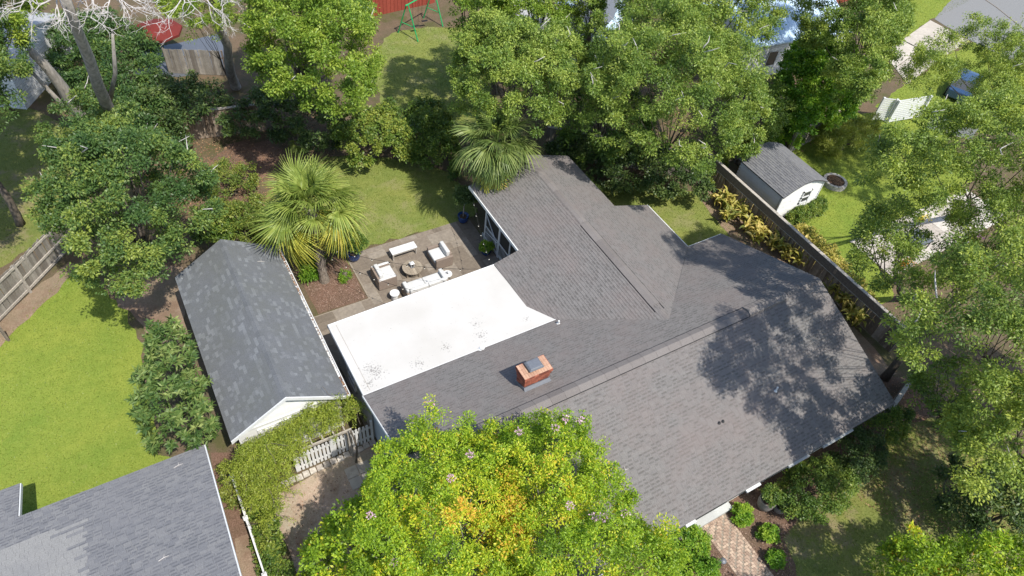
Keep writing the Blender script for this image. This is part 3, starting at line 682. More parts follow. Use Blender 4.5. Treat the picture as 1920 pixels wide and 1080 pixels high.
for sg in (-1, 1):
    mb = MB(); y = 10.37+sg*.25; z = 4.765-.39*.25; mb.box((4.4, y-.012, z-.02), (19.3, y+.012, z+.035)); mb.obj('vent_slot', M['black'], H)
    x = 16.4+sg*.235; z = 4.25-(.33 if sg > 0 else .287)*.235; mb = MB(); mb.box((x-.012, 12.3, z-.02), (x+.012, 18.0, z+.04)); mb.obj('vent_slot', M['black'], H)
# fascia and gutters
def bar(a, b, w, h, name, m, parent):
    a, b = Vector(a), Vector(b); d = (b-a).normalized(); s = Vector((-d.y, d.x, 0)).normalized()*w/2; u = Vector((0, 0, h))
    mb = MB(); mb.prism([a-s, b-s, b+s, a+s] if (b-s-(a-s)).cross(s).z > 0 else [a+s, b+s, b-s, a-s], [a-s+u, b-s+u, b+s+u, a+s+u] if (b-a).cross(s).z > 0 else [a+s+u, b+s+u, b-s+u, a-s+u], .5, 0, True)
    return mb.obj(name, M[m], parent)
bar((XL+.05, 4.86, 2.42), (12.9, 4.86, 2.42), .05, .16, 'fascia', 'white', H); bar((12.9, 4.86, 2.42), (XR-.05, 4.86, 2.42), .05, .16, 'fascia', 'white', H)
bar((15.2, 4.77, 2.49), (15.9, 4.77, 2.49), .10, .07, 'gutter', 'white', H); bar((12.3, 4.78, 2.49), (12.75, 4.78, 2.49), .10, .09, 'gutter', 'white', H); bar((17.4, 4.78, 2.47), (18.5, 4.78, 2.47), .10, .09, 'gutter', 'greywall', H); bar((19.3, 4.78, 2.47), (21.0, 4.78, 2.47), .10, .09, 'gutter', 'greywall', H)
for a, b in (((XL-.02, 4.8, 2.44), (XL-.02, 10.37, 4.60)), ((XL-.02, 10.37, 4.60), (XL-.02, 14.4, 3.03)), ((XR-.04, 4.9, 2.44), (XR-.04, 10.37, 4.55)), ((XR-.04, 10.37, 4.55), (XR-.04, 15.8, 2.43))): bar(a, b, .04, .16, 'rake_board', 'white', H)
bar((21.43, 15.86, 2.43), (21.43, 19.2, 2.43), .05, .18, 'fascia', 'white', H); bar((21.43, 15.87, 2.43), (23.6, 15.87, 2.43), .05, .18, 'fascia', 'white', H)
bar((13.22, 18.5, 3.20), (13.22, 23.4, 3.20), .05, .155, 'fascia', 'white', H)
# walls
def wallbox(a, b, m='offwhite', name='wall', parent=None): mb = MB(); mb.box(a, b); return mb.obj(name, M[m], parent)
# left gable wall (grey paint) with its siding courses
pl = Plane((4.42, 14.3, .1), (0, -1, 0), (0, 0, 1))
gab = [(4.42, 14.3, .1), (4.42, 5.3, .1), (4.42, 5.3, 2.55), (4.42, 10.37, 4.55), (4.42, 14.3, 3.0)]
mb = MB(); mb.prism([(x+.15, y, z) for x, y, z in gab], gab, .5); mb.obj('wall', M['greywall'], H)
lay(H, [p for r in ([gab[0], gab[1], gab[2], gab[3], gab[4]],) for p in courses(pl, r, .16, [12], .018, thin=.004)], 'siding_board', M['bluewall'], 60)
pl = Plane((4.36, 18.1, .1), (0, -1, 0), (0, 0, 1)); wr = [(4.36, 18.1, .1), (4.36, 14.32, .1), (4.36, 14.32, 2.9), (4.36, 18.1, 2.75)]
wallbox((4.38, 14.32, 0), (4.5, 18.1, 2.72), 'greywall', parent=H)
lay(H, courses(pl, wr, .16, [12], .018, thin=.004), 'siding_board', M['greywall'], 60)
def window(x0, y0, z0, x1, y1, z1, parent, ax):
    """sash window on a wall plane; ax = 'x' when the wall runs along x"""
    mb = MB(); t = .05
    if ax == 'y':
        for (a, b) in (((y0, z0), (y1, z0+.07)), ((y0, z1-.07), (y1, z1)), ((y0, z0), (y0+.07, z1)), ((y1-.07, z0), (y1, z1)), ((y0, (z0+z1)/2-.03), (y1, (z0+z1)/2+.03))): mb.box((x0-t, a[0], a[1]), (x0+t*.6, b[0], b[1]))
        w_ = mb.obj('window', M['white'], parent); g = MB(); g.box((x0-.012, y0+.05, z0+.05), (x0+.012, y1-.05, z1-.05))
    else:
        for (a, b) in (((x0, z0), (x1, z0+.07)), ((x0, z1-.07), (x1, z1)), ((x0, z0), (x0+.07, z1)), ((x1-.07, z0), (x1, z1)), ((x0, (z0+z1)/2-.03), (x1, (z0+z1)/2+.03))): mb.box((a[0], y0-t, a[1]), (b[0], y0+t*.6, b[1]))
        w_ = mb.obj('window', M['white'], parent); g = MB(); g.box((x0+.05, y0-.012, z0+.05), (x1-.05, y0+.012, z1-.05))
    p = g.obj('pane', M['glass'], w_); p.location = (0, 0, 0); return w_
window(4.33, 16.0, 1.0, 4.33, 16.9, 2.1, H, 'y')
wallbox((4.5, 17.98, 0), (12.2, 18.1, 2.74), 'greywall', parent=H)
for x in (5.2, 7.2, 9.2, 11): window(x, 18.13, .2, x+1.1, 18.13, 2.2, H, 'x')
wallbox((4.58, 5.3, 0), (23.2, 5.42, 2.62), 'offwhite', parent=H); wallbox((23.1, 5.42, 0), (23.22, 15.5, 2.5), 'offwhite', parent=H); wallbox((20.9, 15.4, 0), (23.22, 15.52, 2.6), 'offwhite', parent=H)
wallbox((20.9, 15.52, 0), (21.02, 18.8, 2.55), 'offwhite', parent=H); wallbox((17.0, 18.7, 0), (20.9, 18.82, 2.55), 'offwhite', parent=H); wallbox((18.6, 18.82, 0), (18.72, 23.1, 3.1), 'offwhite', parent=H)
for x in (6, 9, 17.5, 20.5): window(x, 5.27, .9, x+1.1, 5.27, 2.2, H, 'x')
wallbox((13.9, 5.28, .15), (15.0, 5.30, 2.25), 'black', 'door', H)
# screened porch
po = MB(); po.box((13.95, 18.2, 0), (18.5, 23.0, .22)); po.obj('porch_floor', M['slab'], H)
wallbox((16.6, 18.3, .2), (16.7, 22.9, 3.3), 'greywall', parent=H)
for y0, w_ in ((22.62, .10), (21.18, .14), (20.15, .10), (19.2, .10)): mb = MB(); mb.box((13.9, y0, 0), (13.9+w_, y0+w_, 3.25)); mb.obj('porch_post', M['white'], H)
for y0, y1 in ((21.33, 22.61), (20.26, 21.17), (19.31, 20.14), (18.2, 19.19)):
    mb = MB(); mb.box((13.94, y0, .22), (13.955, y1, 3.2)); mb.obj('screen', M['screen'], H)
    
    for za, zb_ in ((1.0, 1.07), (.2, .28)): mb = MB(); mb.box((13.91, y0, za), (13.98, y1, zb_)); mb.obj('porch_rail', M['white'], H)
    for k in range(int((y1-y0)/.12)): mb = MB(); mb.box((13.915, y0+.06+k*.12, .28), (13.935, y0+.085+k*.12, 1.0)); mb.obj('baluster', M['white'], H)
mb = MB(); mb.tube([(13.88, 22.6, 1.95), (13.86, 22.1, 1.55), (13.86, 21.6, 1.15), (13.87, 21.25, .55)], .028, 6); mb.tube([(13.86, 22.55, .75), (13.86, 21.9, .9), (13.86, 21.3, 1.0)], .024, 6); mb.obj('handrail', M['white'], H, smooth=True)
mb = MB(); mb.box((14.0, 22.92, .2), (18.5, 22.935, 3.1)); mb.obj('screen', M['screen'], H)
mb = MB(); mb.box((12.2, 18.12, 0), (13.9, 18.22, 3.0)); mb.obj('wall', M['offwhite'], H)
# front porch slab and step
mb = MB(); a, b = at(1287, 985, .16), at(1385, 940, .16); mb.box((12.2, 4.25+.75, 0), (15.75, 5.27, .17)); mb.box((12.2, 4.98+.0, -.02), (15.75, 5.0, .17)); mb.obj('porch_floor', M['slab'], H)
# chimney
mb = MB(); mb.box((9.22, 11.32, 3.9), (10.22, 11.82, 5.12)); ch = mb.obj('chimney', M['mortar'], H)
def brick_ring(x0, y0, x1, y1, z, h, t, par, G, off, m='brick', top=False):
    """one course of bricks round a rectangle"""
    bl = .2
    def run(ax, fixed, a, b, sgn, o):
        p = a - (o % bl)
        while p < b:
            q0, q1 = max(p, a)+.004, min(p+bl, b)-.004
            if q1-q0 > .02:
                mb = MB()
                lo, hi = (fixed-t, fixed+.03) if sgn < 0 else (fixed-.03, fixed+t)
                if ax == 'x': mb.box((q0, lo, z+.004), (q1, hi, z+h-.005), G.random())
                else: mb.box((lo, q0, z+.004), (hi, q1, z+h-.005), G.random())
                o_ = mb.obj('brick', M[m], ch); o_.location = (0, 0, 0)
            p += bl
    run('x', y0, x0-t, x1+t, -1, off); run('x', y1, x0-t, x1+t, 1, off); run('y', x0, y0+.0, y1, -1, off+.1); run('y', x1, y0+.0, y1, 1, off+.1)
G = random.Random(2); zz = 4.10
for k in range(15):
    z = zz+k*.071; t = .022 if k < 8 else (.045 if k in (8, 9, 10) else (.075 if k in (11, 12) else .10))
    brick_ring(9.22, 11.32, 10.22, 11.82, z, .071, t, ch, G, .1*(k % 2))
for i in range(11):
    for j in range(3):
        mb = MB(); x = 9.13+i*.107; y = 11.24+j*.222; mb.box((x+.003, y+.004, 5.135), (x+.103, y+.218, 5.165+.006*G.random()), G.random()); o_ = mb.obj('brick', M['brick_top'], ch); o_.location = (0, 0, 0)
mb = MB(); mb.box((9.45, 11.42, 5.16), (9.98, 11.80, 5.27)); mb.prism([(9.40, 11.36, 5.27), (10.02, 11.36, 5.27), (10.02, 11.86, 5.27), (9.40, 11.86, 5.27)], [(9.47, 11.42, 5.36), (9.95, 11.42, 5.36), (9.95, 11.80, 5.36), (9.47, 11.80, 5.36)], .5, 0, True)
o_ = mb.obj('chimney_cover', M['metal'], ch, bevel=.02); o_.location = (0, 0, 0)
mb = MB(); mb.prism([(9.15, 11.15, ZR(11.15)), (10.3, 11.15, ZR(11.15)), (10.3, 11.9, ZR(11.9)), (9.15, 11.9, ZR(11.9))], [(9.17, 11.26, ZR(11.2)+.13), (10.28, 11.26, ZR(11.2)+.13), (10.28, 11.88, ZR(11.9)+.13), (9.17, 11.88, ZR(11.9)+.13)]); o_ = mb.obj('flashing', M['metal'], ch); o_.location = (0, 0, 0)
# vent pipes
def onpl(px_, py_, zf):
    d = ray(px_, py_); lo, hi = 10, 60
    for _ in range(50):
        mi = (lo+hi)/2; p = C0+d*mi
        if p[2] > zf(p[0], p[1]): lo = mi
        else: hi = mi
    return C0+d*lo
for (x, y), zf, m_, h, r in (((1047, 607), lambda x, y: ZR(y), 'white', .22, .04), ((903, 655), lambda x, y: ZR(y), 'white', .12, .07), ((1454, 733), lambda x, y: ZF(y), 'white', .28, .035), ((1348, 793), lambda x, y: ZF(y), 'black', .10, .035), ((1355, 790), lambda x, y: ZF(y), 'black', .10, .035)):
    p = onpl(x, y, zf); mb = MB(); mb.lathe((p[0], p[1], p[2]-.03), [(r*2.2, 0), (r*2.0, .045), (r, .07), (r, h), (r*.8, h)], 12); mb.obj('vent_pipe', M[m_], H, smooth=False)

# ------------------------------------------------------------------ garage
GA = thing('garage', 'white sided garage with mottled slate grey gable roof and leaf filled gutter', 'garage', (1.5, 19.5, 0))
GX0, GX1, GR, GZ, GE = -.70, 3.72, 1.51, 3.84, 2.42; sW = (GZ-GE)/(GR-GX0); sE = (GZ-GE)/(GX1-GR)
gw = lambda x, y: GE+(x-GX0)*sW; ge = lambda x, y: GE+(GX1-x)*sE
wR = [[(GX0, 15.12), (GR, 15.12), (GR, 24.0), (GX0, 24.0)]]; eR = [[(GR, 15.12), (GX1, 15.12), (GX1, 24.1), (GR, 24.0)]]
SNB = dict(SH, widths=[.17, .25, .22, .3])
def slt(tt, u, v):
    return .42+.16*(tt-.5)+(.27 if tt > .88 else (.13 if tt > .76 else 0))
SG = dict(expo=.145, widths=[.14, .2, .27], thick=.013, thin=.002, gap=.002)
deck(GA, gw, wR); deck(GA, ge, eR)
ps = roofplane(GA, gw, wR, (0, -1), (1, 0), None, slt, SG)+roofplane(GA, ge, eR, (0, 1), (-1, 0), None, slt, SG)
lay(GA, ps, 'shingle', M['slate'], 300, camkey, 'shingles')
caps(GA, (GR, 15.14, GZ), (GR, 24.0, GZ), (sW, sE), .13, .28, lift=.012, m='slate_cap')
for a, b in (((GX0, 15.09, GE-.14), (GR, 15.09, GZ-.14)), ((GR, 15.09, GZ-.14), (GX1, 15.09, GE-.14))): bar(a, b, .05, .17, 'rake_board', 'white', GA)
pl = Plane((-.45, 15.42, 2.2), (1, 0, 0), (0, 0, 1)); tri = [(-.45, 15.42, 2.35), (3.47, 15.42, 2.35), (GR, 15.42, 3.66)]
mb = MB(); mb.prism([(x, y+.1, z) for x, y, z in tri], tri); mb.obj('gable_wall', M['white'], GA)
lay(GA, courses(pl, tri, .15, [12], .04, thin=.002), 'siding_board', M['white'], 60)
mb = MB(); mb.box((-.5, 15.34, 2.28), (3.5, 15.42, 2.36)); mb.obj('trim_board', M['white'], GA)
pl = Plane((-.45, 15.42, 0), (1, 0, 0), (0, 0, 1)); lw_ = [(-.45, 15.42, .05), (3.47, 15.42, .05), (3.47, 15.42, 2.27), (-.45, 15.42, 2.27)]
wallbox((-.45, 15.43, 0), (3.47, 15.55, 2.35), 'white', parent=GA); lay(GA, courses(pl, lw_, .16, [12], .02, thin=.004), 'siding_board', M['white'], 60)
mb = MB(); mb.box((.25, 15.34, .02), (2.9, 15.395, 2.1)); gd = mb.obj('garage_door', M['white'], GA)
for r in range(4):
    for c in range(4):
        mb = MB(); mb.box((.33+c*.65, 15.32, .1+r*.51), (.88+c*.65, 15.345, .48+r*.51)); o_ = mb.obj('door_panel', M['white'], gd); o_.location = (0, 0, 0)
for x in (-.45, 3.35): wallbox((x, 15.55, 0), (x+.12, 23.7, 2.4), 'offwhite', parent=GA)
wallbox((-.45, 23.6, 0), (3.47, 23.7, 2.6), 'offwhite', parent=GA)
# right gutter: trough with straps, leaf debris
gt = MB(); gt.box((3.72, 15.15, GE-.12), (3.84, 24.1, GE-.10)); gt.box((3.82, 15.15, GE-.10), (3.85, 24.1, GE+.0)); gt.box((3.70, 15.15, GE-.10), (3.715, 24.1, GE-.02)); gt.box((3.70, 15.12, GE-.12), (3.85, 15.15, GE+.0)); g_ = gt.obj('gutter', M['white'], GA)
for k in range(11): mb = MB(); mb.box((3.69, 15.6+k*.82, GE+.0), (3.85, 15.63+k*.82, GE+.015)); o_ = mb.obj('strap', M['white'], g_); o_.location = (0, 0, 0)
G = random.Random(5); mb = MB()
for k in range(700):
    y = 15.2+G.random()*8.8
    if 16.1 < y < 20.8 and G.random() < .85: continue
    x = 3.73+G.random()*.08; a = G.random()*6.28; l = .035; z = GE-.03+G.random()*.04
    mb.face([(x+math.cos(a)*l*.7, y+math.sin(a)*l, z), (x-math.sin(a)*l*.5, y+math.cos(a)*l*.5, z+.01), (x-math.cos(a)*l*.7, y-math.sin(a)*l, z), (x+math.sin(a)*l*.5, y-math.cos(a)*l*.5, z-.01)], G.random())
tag(mb.obj('gutter_leaves', M['litter']), 'dry brown leaves lying in the garage gutter', 'leaf litter', kind='stuff')

# ------------------------------------------------------------------ neighbour house bottom left
NB = thing('neighbor_house', 'neighbouring house with plain blue grey shingle roof beside the bright lawn', 'house', (-5, 10, 0))
nz = lambda x, y: 2.8+.33*(15.15-y); nR = [[(-16, 7.0), (-1.55, 7.0), (-1.55, 15.15), (-16, 15.15)]]; nR2 = [[(-16, 15.15), (-7.35, 15.15), (-7.35, 16.9), (-16, 16.9)]]
nz2 = lambda x, y: 2.8+.33*(15.15-y)
def nt_(tt, u, v):
    # replaced patch of paler shingles with a stepped right edge
    x = -1.55-u; y = 15.15-v*.95; row = int(math.floor(v/.135))
    lim = -6.1+(13.9-y)*.13+((row*5) % 4)*.24; top = 13.95-(x+5.3)*.02
    if y < 13.98 and x < -5.45+.0*row and x < (-5.35 if row % 2 == 0 else lim-.1) and (y < 13.6 or row % 2 == 0 or x < -6.3): return .96+.04*tt
    return .50+.22*tt
nR = [[(-1.55, 15.15), (-16, 15.15), (-16, 7.0), (-1.55, 7.0)]]
nR2 = [[(-7.35, 15.15), (-7.35, 16.75), (-16, 16.75), (-16, 15.15)]]
deck(NB, nz, nR); deck(NB, nz2, nR2)
ps = roofplane(NB, nz, nR, (-1, 0), (0, -1), None, nt_)+roofplane(NB, nz2, [nR2[0]], (-1, 0), (0, -1), None, lambda a, u, v: .50+.22*a)
lay(NB, ps, 'shingle', M['shingle_blue'], 300, camkey, 'shingles')
nzr = lambda x, y: nz(0, 7.0)-.33*(7.0-y); deck(NB, nzr, [[(-16, -1), (-1.55, -1), (-1.55, 7.0), (-16, 7.0)]])
pl = Plane((-1.85, 14.8, 0), (0, -1, 0), (0, 0, 1)); pl = Plane((-1.85, 0, 0), (0, 1, 0), (0, 0, 1))
sw = [(-1.85, 0, .05), (-1.85, 14.8, .05), (-1.85, 14.8, 2.75), (-1.85, 7, 5.3), (-1.85, 0, 3.1)]
wallbox((-2.0, 0, 0), (-1.87, 14.8, 2.7), 'bluewall', parent=NB); lay(NB, courses(pl, sw, .18, [16], .02, thin=.004), 'siding_board', M['bluewall'], 60)
window(-1.82, 9.6, 1.1, -1.82, 10.5, 2.3, NB, 'y'); window(-1.82, 12.2, 1.1, -1.82, 13.1, 2.3, NB, 'y')
wallbox((-16, 14.7, 0), (-2.0, 14.8, 2.7), 'bluewall', parent=NB)
bar((-1.53, 7.0, 5.35), (-1.53, 15.15, 2.66), .04, .15, 'rake_board', 'white', NB)
bar((-7.32, 16.75, 2.12), (-7.32, 15.2, 2.63), .04, .15, 'rake_board', 'white', NB)

# ------------------------------------------------------------------ white storage shed
SD = thing('storage_shed', 'small white sided storage shed with rounded grey roof behind the fence', 'shed', (31, 18.8, 0))
fy = 17.12

prof = [(29.42, 2.02), (30.15, 2.38), (30.85, 2.60), (31.5, 2.60), (32.2, 2.38), (32.92, 2.04)]
for k in range(5):
    (xa, za), (xb, zb) = prof[k], prof[k+1]
    zf = lambda x, y, xa=xa, za=za, xb=xb, zb=zb: za+(zb-za)*(x-xa)/(xb-xa)
    rg = [(xa, 17.0), (xb, 17.0), (xb, 20.75), (xa, 20.75)]
    deck(SD, zf, [rg], .06)
    if k != 2: u, v = ((0, -1), (1, 0)) if zb > za else ((0, 1), (-1, 0))
    else: u, v = (0, -1), (1, 0)
    ps = roofplane(SD, zf, [rg if zb >= za else rg[1:]+rg[:1]], u, v, None, lambda a, u_, v_: .4+.3*a)
    lay(SD, ps, 'shingle', M['shingle_blue'], 58, camkey, 'shingles')
wp = [(29.55, .05), (32.8, .05), (32.8, 2.02), (32.2, 2.32), (31.5, 2.54), (30.85, 2.54), (30.15, 2.32), (29.55, 2.02)]
mb = MB(); mb.prism([(x, fy+.16, z) for x, z in wp], [(x, fy+.06, z) for x, z in wp], .5); mb.obj('wall', M['greywall'], SD)
pl = Plane((29.55, fy+.06, 0), (1, 0, 0), (0, 0, 1)); lay(SD, courses(pl, [(x, fy+.06, z) for x, z in wp], .19, [8], .045, thin=.002), 'siding_board', M['white'], 60)
wallbox((29.62, fy+.16, 0), (29.75, 20.6, 2.0), 'greywall', parent=SD); wallbox((32.65, fy+.16, 0), (32.78, 20.6, 2.0), 'greywall', parent=SD); wallbox((29.6, 20.5, 0), (32.8, 20.6, 2.1), 'greywall', parent=SD)
pl = Plane((29.62, 20.6, 0), (0, -1, 0), (0, 0, 1)); lay(SD, courses(pl, [(29.62, 20.6, .05), (29.62, fy+.1, .05), (29.62, fy+.1, 2.0), (29.62, 20.6, 2.0)], .19, [8], .045, thin=.002), 'siding_board', M['white'], 60)
window(31.25, fy+.0, .85, 31.95, fy+.0, 1.75, SD, 'x')
for x in (29.52, 32.76): mb = MB(); mb.box((x, fy-.0, .05), (x+.07, fy+.08, 2.0)); mb.obj('corner_board', M['white'], SD)

# ------------------------------------------------------------------ fences
def frame2(a, b):
    a, b = Vector((*a[:2], 0)), Vector((*b[:2], 0)); d = b-a; return a, d.length, math.atan2(d.y, d.x)
def picket_mesh(w, t, h, m, name='board', pointed=False):
    mb = MB()
    if pointed: 
        pts = [(-w/2, 0), (w/2, 0), (w/2, h-.05), (0, h), (-w/2, h-.05)]
        mb.prism([(x, t, z) for x, z in pts], [(x, 0, z) for x, z in pts], .5, 0, True)
    else: mb.box((-w/2, 0, 0), (w/2, t, h))
    return mb.mesh(name, M[m])
def fence(name, label, a, b, h, bw_, m='wood', rails=(.35, 1.0, 1.55), side=-1, posts=2.4, cap=None, group=None, gap=.006, pointed=False, railm='wood_dark', seed=1, railw=.09, lean=.012, boards_side=1):
    o, Ln, ang = frame2(a, b); f = thing(name, label, 'fence', o, group); G = random.Random(seed)
    base = Matrix.Translation(o) @ Matrix.Rotation(ang, 4, 'Z'); me = [picket_mesh(bw_-gap, .02, h*k, m, pointed=pointed) for k in (1, .985, .992)]
    n = int(Ln/bw_)
    for k in range(n):
        mt = base @ Matrix.Translation((k*bw_+bw_/2, G.gauss(0, .004), .03)) @ Matrix.Rotation(G.gauss(0, lean), 4, 'Y') @ Matrix.Rotation(G.gauss(0, lean*1.5), 4, 'X')
        inst(me[G.randrange(3)], 'board', f, mt)
    for z in rails:
        mb = MB(); y0, y1 = (-.06, -.012) if side < 0 else (.032, .08); mb.box((0, y0, z-railw/2), (Ln, y1, z+railw/2)); inst(mb.mesh('rail', M[railm]), 'rail', f, base)
    np_ = max(1, int(Ln/posts)) if posts else 0
    if posts:
        mb = MB(); y0, y1 = (-.11, -.012) if side < 0 else (.032, .13); mb.box((-.045, y0, 0), (.045, y1, h+.02)); pm = mb.mesh('post', M[railm])
        for k in range(np_+1): inst(pm, 'post', f, base @ Matrix.Translation((k*Ln/np_, 0, 0)))
    if cap:
        n2 = max(1, round(Ln/2.4))
        for k in range(n2):
            mb = MB(); mb.box((k*Ln/n2+.003, -.09, h+.035), ((k+1)*Ln/n2-.003, .09, h+.07)); inst(mb.mesh('cap_board', M[cap]), 'cap_board', f, base)
    return f
# right boundary fence: cap, dark upper trim band, boards towards the house
rfn = fence('wooden_fence', 'long brown board fence with bleached cap along the right side of the house', (28.38, 22.0), (28.38, 7.6), 1.75, .145, 'wood', rails=(.3,), side=1, cap='cap', seed=3, posts=2.4)
for k in range(6):
    mb = MB(); mb.box((28.30, 7.6+k*2.4+.004, 1.32), (28.335, 7.6+(k+1)*2.4-.004, 1.76)); mb.obj('trim_board', M['wood_dark'], rfn)
    mb = MB(); mb.box((28.285, 7.6+k*2.4+.004, 1.29), (28.34, 7.6+(k+1)*2.4-.004, 1.325)); mb.obj('trim_strip', M['cap'], rfn)
fence('wooden_fence', 'short pale wooden fence return at the right front corner of the house', (24.2, 4.9), (27.6, 5.9), 1.5, .14, 'wood_grey', rails=(.3, 1.3), side=-1, seed=4, cap='cap')
lf0, lf1, lf2 = at(-60, 665), at(55, 548), at(150, 448)
fence('wooden_fence', 'grey weathered board fence with exposed rails at the left edge of the lawn', lf1, lf0, 1.8, .145, 'wood_grey', rails=(.2, .85, 1.68), side=1, seed=5, railm='cap', railw=.12)
fence('wooden_fence', 'weathered rail fence section running up behind the big left tree', lf2, lf1, 1.8, .145, 'wood_grey', rails=(.2, .85, 1.68), side=1, seed=6, railm='cap', railw=.12)
fence('wooden_fence', 'low grey fence stub at the left picture edge meeting the rail fence', at(14, 640), at(-40, 560), .9, .145, 'wood_grey', rails=(.6,), side=-1, seed=7)
fence('wooden_fence', 'reddish brown board fence behind the mulch bed at the back left', at(300, 270), at(500, 245), 1.8, .145, 'wood', rails=(.4, 1.2), side=1, seed=8, cap='cap')
fence('wooden_fence', 'grey board fence beside the dark paved yard under the bare tree', at(318, 138), at(425, 142), 1.7, .17, 'wood_grey', rails=(.4, 1.2), side=1, seed=9)
fence('wooden_fence', 'grey board fence hidden in the hedge behind the rear lawn', at(1020, 285), at(1290, 335), 1.8, .16, 'wood_grey', rails=(.4, 1.2), side=1, seed=10, cap='cap')
fence('wooden_fence', 'pale grey fence with brown top rail above the white shed', at(1475, 290), at(1572, 235), 1.6, .16, 'wood_grey', rails=(.4, 1.2), side=1, seed=11, cap='cap')
# white picket gate between garage and house
gtf = fence('picket_gate', 'white picket gate between the garage and the house wall', (1.15, 14.2), (4.28, 14.24), 1.3, .15, 'white', rails=(.25, .95), side=1, posts=0, gap=.05, pointed=True, railm='white', lean=0)
gtf['category'] = 'gate'
for x in (1.1, 2.58, 4.22): mb = MB(); mb.box((x, 14.22, 0), (x+.09, 14.31, 1.45)); mb.obj('post', M['white'], gtf)
# white post and rail at bottom left
rl = thing('white_rail', 'white rail on capped posts beside the ivy bed at the bottom left', 'railing', (-1.1, 12.5, 0))
for y in (14.55, 12.75, 10.5, 8.3):
    mb = MB(); mb.box((-1.15, y-.05, 0), (-1.05, y+.05, 1.05)); mb.box((-1.18, y-.08, 1.05), (-1.02, y+.08, 1.10)); mb.prism([(-1.16, y-.06, 1.10), (-1.04, y-.06, 1.10), (-1.04, y+.06, 1.10), (-1.16, y+.06, 1.10)], [(-1.11, y-.01, 1.16), (-1.09, y-.01, 1.16), (-1.09, y+.01, 1.16), (-1.11, y+.01, 1.16)]); mb.obj('post', M['white'], rl)
for z in (.35, .95): mb = MB(); mb.box((-1.13, 8.3, z-.04), (-1.07, 14.5, z+.04)); mb.obj('rail', M['white'], rl)
for k in range(48): mb = MB(); mb.box((-1.115, 8.4+k*.127, .38), (-1.09, 8.425+k*.127, .92)); mb.obj('baluster', M['white'], rl)
# far right neighbour garden: slatted panels and low white wall
for nm, lb, a, b in (('slat_screen', 'white slatted garden screen in front of the lawn between the right trees', (1664, 232), (1722, 222)), ('slat_screen', 'short white slatted screen beside the taller one, half hidden by leaves', (1636, 226), (1660, 229))):
    o, Ln, ang = frame2(at(*a), at(*b)); f = thing(nm, lb, 'screen', o); base = Matrix.Translation(o) @ Matrix.Rotation(ang, 4, 'Z')
    mb = MB(); mb.box((0, 0, 0), (Ln, .03, .11)); sm_ = mb.mesh('slat', M['white'])
    for k in range(11): inst(sm_, 'slat', f, base @ Matrix.Translation((0, k*.02, .12+k*.145)))
    mb = MB(); mb.box((-.07, -.03, 0), (.07, .12, 1.8)); pm = mb.mesh('post', M['white'])
    for x in (0, Ln): inst(pm, 'post', f, base @ Matrix.Translation((x, 0, 0)))
o, Ln, ang = frame2(at(1735, 240), at(1820, 262)); f = thing('garden_wall', 'low wall with white coping under the right hand trees', 'wall', o); base = Matrix.Translation(o) @ Matrix.Rotation(ang, 4, 'Z')
mb = MB(); mb.box((0, 0, 0), (Ln, .2, 1.1)); inst(mb.mesh('wall', M['greywall']), 'wall', f, base)
for k in range(5): mb = MB(); mb.box((k*Ln/5+.01, -.05, 1.1), ((k+1)*Ln/5-.01, .25, 1.18)); inst(mb.mesh('coping', M['white']), 'coping', f, base)

